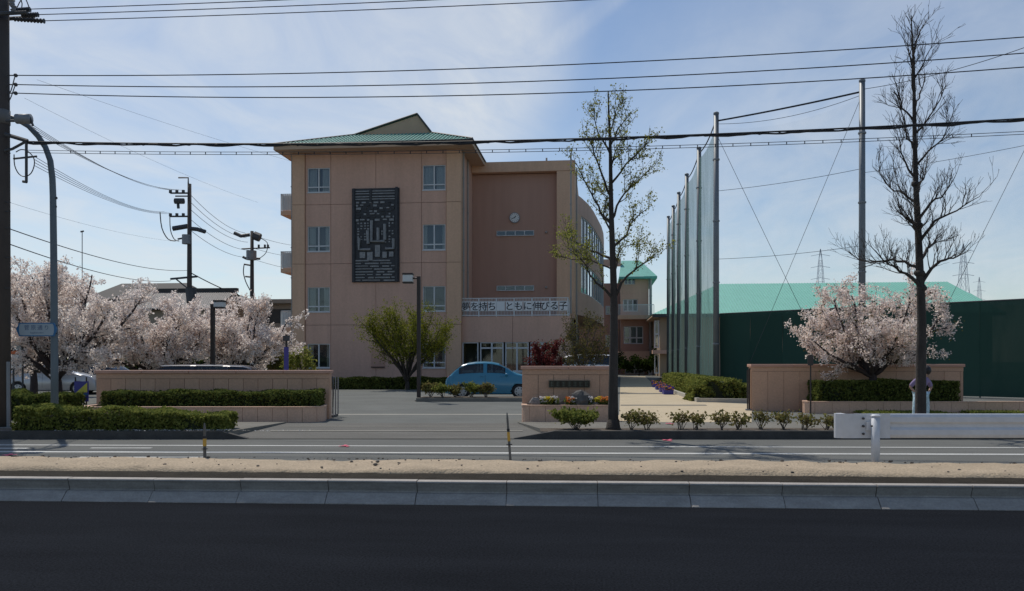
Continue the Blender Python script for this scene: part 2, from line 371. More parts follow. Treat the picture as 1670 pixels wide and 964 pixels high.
# ------------------------------------------------------------ mesh building
ORG = {}
class MB:
    def __init__(s): s.v = []; s.f = []
    def box(s, x0, x1, y0, y1, z0, z1):
        b = len(s.v)
        s.v += [(x0, y0, z0), (x1, y0, z0), (x1, y1, z0), (x0, y1, z0), (x0, y0, z1), (x1, y0, z1), (x1, y1, z1), (x0, y1, z1)]
        s.f += [tuple(b + i for i in q) for q in ((0, 3, 2, 1), (4, 5, 6, 7), (0, 1, 5, 4), (1, 2, 6, 5), (2, 3, 7, 6), (3, 0, 4, 7))]
        return s
    def obox(s, c, ux, sx, sy, sz):
        """box centred at c (z = bottom), first horizontal axis ux"""
        ux = Vector((ux[0], ux[1], 0)).normalized(); uy = Vector((-ux.y, ux.x, 0)); c = Vector(c)
        b = len(s.v)
        for z in (0, sz):
            for a, e in ((-1, -1), (1, -1), (1, 1), (-1, 1)):
                s.v.append(tuple(c + ux * (a * sx / 2) + uy * (e * sy / 2) + Vector((0, 0, z))))
        s.f += [tuple(b + i for i in q) for q in ((0, 3, 2, 1), (4, 5, 6, 7), (0, 1, 5, 4), (1, 2, 6, 5), (2, 3, 7, 6), (3, 0, 4, 7))]
        return s
    def prism(s, poly, z0, z1):
        b = len(s.v); n = len(poly)
        s.v += [(p[0], p[1], z0) for p in poly] + [(p[0], p[1], z1) for p in poly]
        s.f.append(tuple(b + i for i in reversed(range(n)))); s.f.append(tuple(b + n + i for i in range(n)))
        for i in range(n):
            j = (i + 1) % n
            s.f.append((b + i, b + j, b + n + j, b + n + i))
        return s
    def poly(s, pts):
        b = len(s.v); s.v += [tuple(p) for p in pts]; s.f.append(tuple(range(b, b + len(pts)))); return s
    def extrude(s, pts, off):
        """closed outline pts swept by the vector off"""
        b = len(s.v); n = len(pts); off = Vector(off)
        s.v += [tuple(p) for p in pts] + [tuple(Vector(p) + off) for p in pts]
        s.f.append(tuple(b + i for i in range(n))); s.f.append(tuple(b + n + i for i in reversed(range(n))))
        for i in range(n):
            j = (i + 1) % n
            s.f.append((b + j, b + i, b + n + i, b + n + j))
        return s
    def tube(s, path, rad, n=8, cap=True):
        path = [Vector(p) for p in path]
        if not hasattr(rad, '__len__'): rad = [rad] * len(path)
        b = len(s.v); k = len(path)
        up = None
        for i, p in enumerate(path):
            t = (path[min(i + 1, k - 1)] - path[max(i - 1, 0)])
            if t.length < 1e-9: t = Vector((0, 0, 1))
            t.normalize()
            if up is None:
                up = t.orthogonal().normalized()
            else:
                up = up - t * up.dot(t)
                up = up.normalized() if up.length > 1e-6 else t.orthogonal().normalized()
            sd_ = t.cross(up)
            for j in range(n):
                a = 2 * math.pi * j / n
                s.v.append(tuple(p + (up * math.cos(a) + sd_ * math.sin(a)) * rad[i]))
        for i in range(k - 1):
            for j in range(n):
                j2 = (j + 1) % n
                s.f.append((b + i * n + j, b + i * n + j2, b + (i + 1) * n + j2, b + (i + 1) * n + j))
        if cap:
            s.f.append(tuple(b + j for j in reversed(range(n))))
            s.f.append(tuple(b + (k - 1) * n + j for j in range(n)))
        return s
    def lathe(s, c, prof, n=12):
        """profile of (radius, height) about a vertical axis at c"""
        return s.tube([(c[0], c[1], c[2] + h) for r, h in prof], [max(r, 1e-4) for r, h in prof], n)
    def sphere(s, c, r, n=10, m=6, sq=(1, 1, 1), jit=0.0):
        b = len(s.v); c = Vector(c)
        rings = []
        s.v.append(tuple(c + Vector((0, 0, -r * sq[2]))))
        for i in range(1, m):
            a = math.pi * i / m - math.pi / 2
            for j in range(n):
                t = 2 * math.pi * j / n
                rr = r * (1 + random.uniform(-jit, jit))
                s.v.append(tuple(c + Vector((math.cos(a) * math.cos(t) * rr * sq[0], math.cos(a) * math.sin(t) * rr * sq[1], math.sin(a) * rr * sq[2]))))
        s.v.append(tuple(c + Vector((0, 0, r * sq[2]))))
        top = b + 1 + (m - 1) * n
        for j in range(n):
            j2 = (j + 1) % n
            s.f.append((b, b + 1 + j2, b + 1 + j))
            for i in range(m - 2):
                o = b + 1 + i * n
                s.f.append((o + j, o + j2, o + n + j2, o + n + j))
            o = b + 1 + (m - 2) * n
            s.f.append((o + j, o + j2, top))
        return s
    def build(s, name, material, parent=None, smooth=False, bevel=0.0):
        return link(name, s.v, s.f, material, parent, smooth, bevel)

def link(name, v, f, material, parent=None, smooth=False, bevel=0.0):
    me = bpy.data.meshes.new(name)
    o0 = ORG.get(parent.name, Vector((0, 0, 0))) if parent else Vector((0, 0, 0))
    me.from_pydata([(p[0] - o0[0], p[1] - o0[1], p[2] - o0[2]) for p in v], [], f)
    bm = bmesh.new(); bm.from_mesh(me)
    bmesh.ops.recalc_face_normals(bm, faces=bm.faces)
    bm.to_mesh(me); bm.free()
    if smooth:
        me.polygons.foreach_set("use_smooth", [True] * len(me.polygons))
    me.materials.append(MATS[material])
    o = bpy.data.objects.new(name, me)
    COL.objects.link(o)
    if parent: o.parent = parent
    ORG[o.name] = o0
    if bevel:
        b = o.modifiers.new("bevel", 'BEVEL'); b.width = bevel; b.segments = 2; b.limit_method = 'ANGLE'
    return o

def cloud(name, quads, material, parent=None):
    """many leaf faces: quads is an array (n, 4, 3)"""
    q = np.asarray(quads, dtype=np.float32)
    o0 = ORG.get(parent.name, Vector((0, 0, 0))) if parent else Vector((0, 0, 0))
    q = q - np.array(o0, dtype=np.float32)
    n = len(q)
    me = bpy.data.meshes.new(name)
    me.vertices.add(n * 4); me.loops.add(n * 4); me.polygons.add(n)
    me.vertices.foreach_set("co", q.reshape(-1))
    me.loops.foreach_set("vertex_index", np.arange(n * 4, dtype=np.int32))
    me.polygons.foreach_set("loop_start", np.arange(0, n * 4, 4, dtype=np.int32))
    me.update(calc_edges=True)
    me.materials.append(MATS[material])
    o = bpy.data.objects.new(name, me)
    COL.objects.link(o)
    if parent: o.parent = parent
    ORG[o.name] = o0
    return o

def leaves(c, size, n_bias=0.0, aspect=1.6, jitter=0.3):
    """leaf quads (n,4,3) at centres c with random attitude; size scalar or array"""
    c = np.asarray(c, dtype=np.float64); n = len(c)
    nr = RNG.normal(size=(n, 3)); nr[:, 2] += n_bias
    nr /= np.linalg.norm(nr, axis=1)[:, None] + 1e-9
    t = RNG.normal(size=(n, 3)); t -= nr * (t * nr).sum(1)[:, None]; t /= np.linalg.norm(t, axis=1)[:, None] + 1e-9
    b = np.cross(nr, t)
    sz = np.broadcast_to(np.asarray(size, dtype=np.float64), (n,)) * (1 + jitter * RNG.uniform(-1, 1, n))
    hl, hw = (sz * aspect / 2)[:, None], (sz / 2)[:, None]
    fold = nr * (sz * 0.18)[:, None]
    return np.stack([c - t * hl, c + b * hw + fold, c + t * hl, c - b * hw + fold], axis=1)

def thing(name, label, cat, loc=(0, 0, 0), group=None):
    o = bpy.data.objects.new(name, None); COL.objects.link(o)
    o.location = loc; o.empty_display_size = 0.3
    ORG[o.name] = Vector(loc)
    return tag(o, label, cat, group)
def tag(o, label, cat, group=None):
    o["label"] = label; o["category"] = cat
    if group: o["group"] = group
    return o
def struct(o):
    o["kind"] = "structure"; return o
def copy_tree(o, parent=None):
    c = o.copy(); COL.objects.link(c)
    if parent: c.parent = parent
    for ch in list(o.children): copy_tree(ch, c)
    return c

def text_mesh(body, size, bold=0.0):
    cu = bpy.data.curves.new("lettering", 'FONT'); cu.body = body; cu.size = size; cu.align_x = 'CENTER'; cu.align_y = 'CENTER'
    cu.resolution_u = 3; cu.offset = bold
    ob = bpy.data.objects.new("lettering", cu); COL.objects.link(ob)
    dg = bpy.context.evaluated_depsgraph_get(); dg.update()
    me = bpy.data.meshes.new_from_object(ob.evaluated_get(dg))
    bpy.data.objects.remove(ob); bpy.data.curves.remove(cu)
    vs = [tuple(v.co) for v in me.vertices]; fs = [tuple(p.vertices) for p in me.polygons]
    bpy.data.meshes.remove(me)
    return vs, fs
def lettering(name, body, size, c, ux, material, parent, sx=1.0, bold=0.0):
    """flat print standing upright at c, reading along ux"""
    vs, fs = text_mesh(body, size, bold)
    if not vs: return None
    xs = [v[0] for v in vs]; ys = [v[1] for v in vs]
    mx_, my_ = (min(xs) + max(xs)) / 2, (min(ys) + max(ys)) / 2
    ux = Vector(ux).normalized(); c = Vector(c)
    return link(name, [tuple(c + ux * ((v[0] - mx_) * sx) + Vector((0, 0, v[1] - my_))) for v in vs], fs, material, parent)
# ============================================================ the setting
GZ = 0.10                                   # level of the school side
UX = Vector((CA, SA, 0)); UN = Vector((-SA, CA, 0))
def cw(lat, d, z=0.0):
    """lat metres to the right, d metres ahead, along and across the road"""
    return Vector((lat * CA - d * SA, lat * SA + d * CA, z))
def la(px, d): return (px - PCX) / F * d
def strip(name, l0, l1, z, material, parent=None, nseg=1):
    """flat sheet between two polylines of (lat, d)"""
    m = MB()
    a = [cw(p[0], p[1], z) for p in l0]; b = [cw(p[0], p[1], z) for p in l1]
    for i in range(len(a) - 1): m.poly([a[i], a[i + 1], b[i + 1], b[i]])
    return m.build(name, material, parent)

m = MB(); m.poly([(-2500, -300, -0.06), (2500, -300, -0.06), (2500, 4000, -0.06), (-2500, 4000, -0.06)])
struct(m.build("ground", "ground"))

# near carriageway, fresh asphalt
KL = (la(0, 2152 / 227.0), 2152 / 227.0); KR = (la(1670, 2152 / 243.0), 2152 / 243.0)
KS = (KR[1] - KL[1]) / (KR[0] - KL[0])
def kd(lat, off=0.0): return KL[1] + (lat - KL[0]) * KS + off       # distance of the kerb line
struct(strip("near_road", [(-90, -30), (90, -30)], [(-90, kd(-90, .05)), (90, kd(90, .05))], 0.0, "new_asphalt"))

# near kerb: concrete blocks one metre long
kdir = cw(1, KS).normalized(); kn = Vector((-kdir.y, kdir.x, 0))
def kp(s, n, z): return cw(0, kd(0)) + kdir * s + kn * n + Vector((0, 0, z))
kerb_root = bpy.data.objects.new("near_kerb", None); COL.objects.link(kerb_root); struct(kerb_root); ORG[kerb_root.name] = Vector((0, 0, 0))
prof = [(0.0, -0.05), (0.0, 0.008), (0.100, 0.106), (0.112, 0.113), (0.158, 0.115), (0.162, 0.13), (0.132, 0.212), (0.118, 0.232), (0.123, 0.245), (0.137, 0.25), (0.25, 0.25), (0.27, -0.05)]
s0 = (cw(la(825, kd(0)), kd(0)) - cw(0, kd(0))).dot(kdir)
for k in range(-26, 27):
    a, b = s0 + k * 1.02 + 0.004, s0 + (k + 1) * 1.02 - 0.004
    if k < -8 or k > 7: a, b = a - 0.003, b + 0.003
    m = MB(); n = len(prof); jn, jz = random.uniform(-.006, .006), random.uniform(-.004, .004)
    tilt = random.uniform(-.004, .004)
    m.v += [tuple(kp(a, q[0] + jn, q[1] + jz)) for q in prof] + [tuple(kp(b, q[0] + jn + tilt, q[1] + jz)) for q in prof]
    m.f += [tuple(range(n)), tuple(range(2 * n - 1, n - 1, -1))] + [(i, (i + 1) % n, n + (i + 1) % n, n + i) for i in range(n)]
    m.build("kerb_block", "kerb_concrete", kerb_root)
kc = MB(); inn = [(q[0] + (.012 if q[0] < .2 else -.012), q[1] - (.008 if q[1] > 0 else 0)) for q in prof]; n = len(inn)
kc.v += [tuple(kp(s0 - 26, *q)) for q in inn] + [tuple(kp(s0 + 27, *q)) for q in inn]
kc.f += [tuple(range(n)), tuple(range(2 * n - 1, n - 1, -1))] + [(i, (i + 1) % n, n + (i + 1) % n, n + i) for i in range(n)]
kc.build("joint_mortar", "mortar", kerb_root)
# a spill of mortar at the foot of one joint
sp = MB(); sp.sphere(gnd(275, 818.5, 0.0) , 0.07, 12, 6, (1.0, .5, .55)); sp.build("mortar_spill", "kerb_concrete", kerb_root, True)

# soil behind the kerb, the verge slope's shade put into its colour; sandy verge
def ridge(name, offs, zs, material, amp, cell=0.18, l0=-26, l1=26, seed=0):
    m = MB(); nx = int((l1 - l0) / cell); rows = len(offs)
    for i in range(nx + 1):
        lat = l0 + (l1 - l0) * i / nx
        for j, (o, z) in enumerate(zip(offs, zs)):
            w = math.sin(lat * 1.7 + seed) * .4 + math.sin(lat * .61 + 2 * seed) * .6 + random.uniform(-.7, .7) * (0.6 if 0 < j else .25)
            zz = z + amp * (w * .5 + random.uniform(-.5, .5)) * (1 if 0 < j < rows - 1 else 0.0)
            oo = o + (0.05 * w if 0 < j else 0)
            p = cw(lat, kd(lat, oo), zz); m.v.append(tuple(p))
    for i in range(nx):
        for j in range(rows - 1):
            a = i * rows + j; m.f.append((a, a + rows, a + rows + 1, a + 1))
    return m.build(name, material, None, True)
struct(ridge("soil_shade_strip", [0.252, 0.34, 0.46, 0.66, 0.98], [0.20, 0.232, 0.238, 0.243, 0.235], "soil_shade", 0.012, seed=1))
struct(ridge("sandy_verge", [0.80, 0.84, 0.90, 1.0, 1.15, 1.35, 1.6, 1.85, 2.1, 2.3, 2.5, 2.75], [0.16, 0.235, 0.275, 0.285, 0.288, 0.284, 0.278, 0.27, 0.25, 0.225, 0.17, -0.02], "sand", 0.03, seed=3))
m = MB()
for i in range(300):
    lat = random.uniform(-9, 9); o = random.choice((random.uniform(.8, 2.3), random.uniform(1.9, 2.35)))
    r = random.choice((.006, .007, .008, .009, .010, .012, .014, .022)) * random.uniform(.7, 1.2)
    m.sphere(cw(lat, kd(lat, o), 0.286 - max(0, o - 1.7) * .06), r, 5, 4, (1.3, 1, .7), .25)
pb = m.build("verge_pebbles", "pebble"); pb["kind"] = "stuff"
tag(pb, "small dark stones and clods scattered on the sandy verge", "pebbles")
SANDZ = 0.24

# far carriageway, markings
FK = 17.0                                    # distance of the far kerb
struct(strip("far_road", [(-120, kd(-120, 2.2)), (120, kd(120, 2.2))], [(-120, FK + .05), (120, FK + .05)], 0.0, "old_asphalt"))
def mark(name, pl, pr, w, lat0=-120, lat1=120, z=0.005, material="road_paint"):
    """painted line through two picture rows at the frame's left and right"""
    a = gnd(0, pl); b = gnd(1670, pr)
    dl, dr = 2152 / (pl - HOR), 2152 / (pr - HOR)
    ll, lr = la(0, dl), la(1670, dr); sl_ = (dr - dl) / (lr - ll)
    f = lambda t: dl + (t - ll) * sl_
    return struct(strip(name, [(lat0, f(lat0) - w / 2), (lat1, f(lat1) - w / 2)], [(lat0, f(lat0) + w / 2), (lat1, f(lat1) + w / 2)], z, material))
mark("lane_line", 737, 741.5, 0.19)
mark("edge_line", 726, 730.5, 0.13)
mark("worn_lane_line", 746, 746, 0.10, la(130, 13.8), la(340, 13.8))
mark("worn_edge_line", 731, 731, 0.12, la(145, 15.2), la(245, 15.2))
mark("worn_gutter_line", 731.5, 731.5, 0.14, -16, la(45, 15.2))

# survey marks sprayed pink
pm = []
for px, py, z, lab in ((556, 696, 0.06, "pink sprayed survey mark on the driveway apron in front of left gate wall"),
                       (563, 727.5, 0.012, "pink sprayed survey mark on the far lane left of centre"),
                       (1090, 718, 0.012, "pink sprayed survey mark on the far lane right of centre"),
                       (12, 742.5, 0.012, "pink sprayed survey mark on the far lane at left edge"),
                       (22, 713, 0.012, "pink ribbon mark at the foot of the utility pole"),
                       (1091, 691, 0.158, "pink sprayed survey mark on sidewalk between the small shrubs")):
    c = gnd(px, py, z); m = MB()
    for a, l, w in ((R(115), .34, .045), (R(20), .2, .04), (R(70), .18, .04)):
        m.obox(c + Vector((random.uniform(-.03, .03), random.uniform(-.08, .08), 0)), (math.cos(a), math.sin(a)), l, w, .004)
        c = c + Vector((0, 0, .0045))
    tag(m.build("survey_mark", "pink_paint"), lab, "paint mark", "pink survey marks")

# far kerbs with dropped ends beside the driveway
def kerb_run(name, l0, l1, ramp0, ramp1):
    m = MB()
    for a, b, za, zb in ((l0, l0 + ramp0, .02, .17), (l0 + ramp0, l1 - ramp1, .17, .17), (l1 - ramp1, l1, .17, .02)):
        if b - a < .01: continue
        base = len(m.v)
        for l, zt in ((a, za), (b, zb)):
            m.v += [tuple(cw(l, FK, -.05)), tuple(cw(l, FK + .015, zt)), tuple(cw(l, FK + .16, zt)), tuple(cw(l, FK + .16, -.05))]
        q = base
        m.f += [(q, q + 1, q + 5, q + 4), (q + 1, q + 2, q + 6, q + 5), (q + 2, q + 3, q + 7, q + 6), (q, q + 3, q + 2, q + 1), (q + 4, q + 5, q + 6, q + 7)]
    return struct(m.build(name, "dark_kerb"))
LKE, RKS = la(402, FK), la(838, FK)
kerb_run("far_kerb", -80, LKE, 0, .55)
kerb_run("far_kerb", RKS, 80, .85, 0)
# sidewalk slabs, driveway apron, school yard
def slab(name, pts, z, material, low=-.05):
    return struct(MB().prism([cw(*p)[:2] for p in pts], low, z).build(name, material))
slab("sidewalk", [(-80, FK + .162), (LKE - .5, FK + .162), (LKE, 19.98), (-80, 19.98)], .14, "sidewalk")
slab("sidewalk", [(RKS + .8, FK + .162), (80, FK + .162), (80, 19.98), (RKS + .1, 19.98)], .14, "sidewalk")
strip_pts = [(LKE - .6, FK + .03), (RKS + .9, FK + .03)]
m = MB()
m.poly([cw(LKE - .7, FK + .02, .012), cw(RKS + 1.0, FK + .02, .012), cw(RKS + 1.0, 18.4, .06), cw(LKE - .7, 18.4, .06)])
m.poly([cw(LKE - .7, 18.4, .06), cw(RKS + 1.0, 18.4, .06), cw(RKS + 1.0, 20.0, .112), cw(LKE - .7, 20.0, .112)])
struct(m.build("driveway_apron", "apron"))
for nm, l0, l1, dd, z, w in (("apron_joint", LKE + .1, RKS + .2, 18.3, .068, .10), ("apron_joint", LKE + .1, RKS + .1, 19.2, .094, .07)):
    struct(strip(nm, [(l0, dd), (l1, dd)], [(l0, dd + w), (l1, dd + w)], z, "path_kerb"))
slab("school_yard", [(-900, 20.0), (900, 20.0), (900, 1500), (-900, 1500)], GZ, "yard_asphalt")
struct(strip("gate_track", [(la(545, 23.4), 23.3), (la(852, 23.4), 23.3)], [(la(545, 23.4), 23.55), (la(852, 23.4), 23.55)], GZ + .006, "path_kerb"))
# tan footpath to the rear
pp = [gnd(x, y, GZ + .006) for x, y in ((996, 690), (1010, 676), (1012, 614), (1052, 614), (1066, 627), (1098, 641), (1138, 655), (1226, 659), (1226, 689))]
m = MB(); m.poly(pp); struct(m.build("footpath", "path_tan"))
pp = [gnd(x, y, GZ + .010) for x, y in ((1012, 641), (1092, 641), (1094, 642.6), (1012, 642.6))]
m = MB(); m.poly(pp); struct(m.build("footpath_joint", "sidewalk"))
pp = [gnd(x, y, GZ + .010) for x, y in ((1012, 660), (1150, 660), (1154, 661.5), (1012, 661.5))]
m = MB(); m.poly(pp); struct(m.build("footpath_joint", "sidewalk"))
# low kerb along the footpath bed
m = MB()
ks = [gnd(x, y, GZ) for x, y in ((1062, 627), (1098, 641.5), (1136, 656), (1232, 657.5))]
for a, b in zip(ks[:-1], ks[1:]):
    dr = (b - a).normalized(); nn = Vector((-dr.y, dr.x, 0)); nn = nn if nn.y > 0 else -nn
    m.prism([tuple(a)[:2], tuple(b)[:2], tuple(b + nn * .14)[:2], tuple(a + nn * .14)[:2]], GZ - .05, GZ + .15)
struct(m.build("footpath_kerb", "path_kerb"))
# bed soil behind that kerb
m = MB(); m.poly([gnd(x, y, GZ + .02) for x, y in ((1064, 625.5), (1100, 640), (1139, 654.4), (1232, 656), (1232, 644), (1180, 636), (1080, 612))])
struct(m.build("bed_soil", "soil"))

# planting strips cut in the sidewalk
for l0, l1 in ((-20, la(372, 18)), (la(880, 18), la(1372, 18))):
    struct(strip("planting_strip", [(l0, FK + .18), (l1, FK + .18)], [(l0, FK + 1.1), (l1, FK + 1.1)], .146, "soil"))

# ============================================================ foliage builders
def hedge(name, label, l0, l1, d0, d1, z0, z1, material, density, size, group=None, frame=None, bump=.05, fall=0.0):
    """clipped hedge: dark twiggy inside, leaf faces through the outer skin"""
    fr = frame or cw
    c = fr((l0 + l1) / 2, (d0 + d1) / 2, z0)
    t = thing(name, label, "hedge", c, group)
    ins = min(.09, (z1 - z0) * .25)
    core = MB(); ps = [fr(a, b) for a, b in ((l0 + ins, d0 + ins), (l1 - ins, d0 + ins), (l1 - ins, d1 - ins), (l0 + ins, d1 - ins))]
    core.prism([p[:2] for p in ps], z0, z0 + (z1 - ins - z0) * (1 - fall)); core.build("twigs", "hedge_core", t)
    pts = []; W, D, H = l1 - l0, d1 - d0, z1 - z0
    def wob(a, b): return bump * (math.sin(a * 5.1 + b * 2) + math.sin(a * 2.3 + 1.3) + math.sin(a * 9.7 + b * 7.0) * .6) * .5
    for (area, kind) in ((W * D, 't'), (W * H, 'f'), (W * H * .5, 'k'), (D * H, 'l'), (D * H, 'r')):
        for i in range(int(area * density)):
            u, v = random.random(), random.random(); dep = abs(random.gauss(0, .045))
            if kind == 't': a, b, z = l0 + u * W, d0 + v * D, z1 - dep + wob(l0 + u * W, v)
            elif kind == 'f': a, b, z = l0 + u * W, d0 + dep - wob(l0 + u * W, v * H) , z0 + v * H
            elif kind == 'k': a, b, z = l0 + u * W, d1 - dep, z0 + v * H
            elif kind == 'l': a, b, z = l0 + dep - wob(v * D, u), d0 + u * D, z0 + v * H
            else: a, b, z = l1 - dep + wob(u * D, v), d0 + u * D, z0 + v * H
            if fall: z = z0 + (z - z0) * (1 - fall * max(0, (a - l0) / W))
            # rounded shoulders
            e = max(0, z - (z1 - .12)) / .12
            if b < d0 + .1: b += .05 * e * e
            pts.append(tuple(fr(a, b, z)))
    cloud("foliage", leaves(pts, size, .5), material, t)
    return t

def shrub(name, label, pos, w, h, material, n, size, group=None, stems=7, low=.15):
    t = thing(name, label, "shrub", pos, group)
    pos = Vector(pos); m = MB(); tips = []
    for i in range(stems):
        a = random.uniform(0, 6.28); r = w / 2 * random.uniform(.3, 1.0)
        e = pos + Vector((math.cos(a) * r, math.sin(a) * r * .8, h * random.uniform(.65, 1.0)))
        mid = pos.lerp(e, .5) + Vector((random.uniform(-.04, .04), random.uniform(-.04, .04), .03))
        m.tube([pos + Vector((random.uniform(-.05, .05), random.uniform(-.05, .05), -.01)), mid, e], [.010, .007, .003], 4)
        tips.append((mid, e))
        for q in range(3):
            f = mid.lerp(e, random.random()) ; g = f + Vector((random.uniform(-.12, .12), random.uniform(-.12, .12), random.uniform(.02, .14)))
            m.tube([f, g], [.005, .002], 3); tips.append((f, g))
    m.build("stems", "bark_pale", t)
    pts = []
    for i in range(n):
        a, b = random.choice(tips); p = a.lerp(b, random.uniform(low, 1.1))
        p = p + Vector([random.gauss(0, .045) for _ in range(3)])
        p.z = max(p.z, pos.z + .02)
        pts.append(tuple(p))
    cloud("foliage", leaves(pts, size, .3), material, t)
    return t

def limb(m, path, r0, r1, n=6, wig=0.0):
    """resampled, slightly crooked branch; returns its points and radii"""
    path = [Vector(p) for p in path]; out = []
    for i in range(len(path) - 1):
        p0 = path[max(i - 1, 0)]; p1 = path[i]; p2 = path[i + 1]; p3 = path[min(i + 2, len(path) - 1)]
        for k in range(3):
            t = k / 3
            out.append(.5 * ((2 * p1) + (p2 - p0) * t + (2 * p0 - 5 * p1 + 4 * p2 - p3) * t * t + (3 * p1 - p0 - 3 * p2 + p3) * t ** 3))
    out.append(path[-1])
    if wig:
        for i in range(1, len(out)): out[i] = out[i] + Vector([random.gauss(0, wig) for _ in range(3)])
    k = len(out) - 1
    rad = [r0 + (r1 - r0) * (i / k) ** .8 for i in range(k + 1)]
    m.tube(out, rad, n)
    return out, rad

def twigs(m, pts, rad, level, cfg, tips):
    """side shoots along a branch, recursively; tips collects (a, b, level)"""
    c = cfg[level]
    L = sum((pts[i + 1] - pts[i]).length for i in range(len(pts) - 1))
    n = max(1, int(c['per_m'] * L + random.random()))
    for q in range(n):
        f = random.uniform(c.get('start', .25), 1.0) * (len(pts) - 1); i = min(int(f), len(pts) - 2)
        p = pts[i].lerp(pts[i + 1], f - i); t = (pts[i + 1] - pts[i]).normalized()
        r = rad[i] * c.get('rr', .55)
        ax = t.orthogonal().normalized(); ax = Matrix.Rotation(random.uniform(0, 6.283), 3, t) @ ax
        d = (t * math.cos(c['ang']) + ax * math.sin(c['ang']) * random.uniform(.7, 1.2)).normalized()
        d = (d + Vector((0, 0, c.get('up', .2)))).normalized()
        ln = c['len'] * random.uniform(.55, 1.25) * (1.15 - .45 * f / len(pts))
        k = c.get('seg', 3); path = [p]; dd = d.copy()
        for s_ in range(k):
            dd = (dd + Vector([random.gauss(0, c.get('crook', .14)) for _ in range(3)]) + Vector((0, 0, c.get('curl', .08)))).normalized()
            path.append(path[-1] + dd * ln / k)
        r = max(min(r, c.get('rmax', .03)), c.get('rmin', .004))
        rr = [r + (c.get('rtip', .003) - r) * j / k for j in range(k + 1)]
        m.tube(path, rr, c.get('n', 4), False)
        for j in range(k): tips.append((path[j], path[j + 1], level))
        if level + 1 < len(cfg): twigs(m, path, rr, level + 1, cfg, tips)
# ============================================================ school building
YF = 52.4                                   # plane of the classroom wing's front cladding
def wx(px): return fx(px, YF)
school = thing("school_building", "pinkish brown four storey school block with green tiled roof", "building", (wx(615), YF + 10, GZ))
def hole_panel(x0, x1, z0, z1, y0, y1, hole=None):
    m = MB()
    if not hole: return m.box(x0, x1, y0, y1, z0, z1)
    a, b, c, d = hole
    m.box(x0, a, y0, y1, z0, z1); m.box(b, x1, y0, y1, z0, z1); m.box(a, b, y0, y1, z0, c); m.box(a, b, y0, y1, d, z1)
    return m
def window(parent, x0, x1, z0, z1, y, cols=2, transom=None, name="window", fw=.055, curtain=0, yb=.0, top=False, panes=True):
    """aluminium frame with separate panes; y is the front of the frame"""
    m = MB(); t = .07
    m.box(x0, x1, y, y + t, z1 - fw, z1); m.box(x0, x1, y - .03, y + t, z0, z0 + fw * 1.1)
    m.box(x0, x0 + fw, y, y + t, z0 + fw, z1 - fw); m.box(x1 - fw, x1, y, y + t, z0 + fw, z1 - fw)
    xs = [x0 + (x1 - x0) * i / cols for i in range(cols + 1)]
    zt = None
    if transom: zt = z0 + (z1 - z0) * transom; m.box(x0 + fw, x1 - fw, y - .006, y + t, zt - fw * .7, zt + fw * .7)
    for x in xs[1:-1]:
        m.box(x - fw * .75, x + fw * .75, y - .012, y + t, z0 + fw, z1 - fw)
    w = m.build(name, "aluminium", parent)
    if panes:
        rows = [(z0, z1)] if not zt else [(z0, zt), (zt, z1)]
        for i in range(cols):
            for r0, r1 in rows:
                MB().box(xs[i] + fw * .5, xs[i + 1] - fw * .5, y + .035, y + .045, r0 + fw * .5, r1 - fw * .5).build("pane", "glass", w)
    if curtain:
        for s_, wd in (((0, curtain), (1, curtain * random.uniform(.6, 1))) if cols > 1 else ((0, curtain),)):
            cm = MB(); n = 14; ww = (x1 - x0) * wd
            xa = x0 + .03 if s_ == 0 else x1 - .03 - ww
            for k in range(n + 1):
                xx = xa + ww * k / n; yy = y + .2 + .035 * math.sin(k * 2.2)
                cm.v += [(xx, yy, z0 + .05), (xx, yy, z1 - .03)]
            cm.f += [(2 * k, 2 * k + 2, 2 * k + 3, 2 * k + 1) for k in range(n)]
            cm.build("curtain", "curtain", w, True)
    return w

zr = [GZ, 4.0, 8.0, 11.88, 15.25]           # panel joints
WZ = [(1.2, 2.78), (4.86, 6.48), (8.81, 10.47), (12.68, 14.29)]
xA0, xA1, xB, xC1, xD1 = wx(498), wx(539.5), wx(613), wx(687.5), wx(728)
TH, G = .14, .012
for i in range(4):
    z0, z1 = zr[i] + G, zr[i + 1] - G
    if i == 0: z0 = GZ
    for (a, b, hol, tr) in ((xA0, xA1, (wx(501.5), wx(538)), 1), (xA1, xB, None, 0), (xB, xC1, None, 0), (xC1, xD1, (wx(689.5), wx(726.5)), 2)):
        h = (hol[0], hol[1], WZ[i][0], WZ[i][1]) if hol else None
        hole_panel(a + G, b - G, z0, z1, YF, YF + TH, h).build("cladding_panel", "facade", school)
        if h:
            cu = {(1, 3): .36, (1, 2): .3, (1, 1): .3, (1, 0): .2, (2, 3): .5, (2, 2): .15, (2, 1): .08, (2, 0): .15}[(tr, i)]
            window(school, h[0], h[1], h[2], h[3], YF + .05, 2, None if (tr == 1 and i == 0) else .22, curtain=cu)
            m = MB(); m.box(h[0] - .03, h[1] + .03, YF - .05, YF + .02, h[2] - .05, h[2] - .003); m.build("window_sill", "aluminium", school)
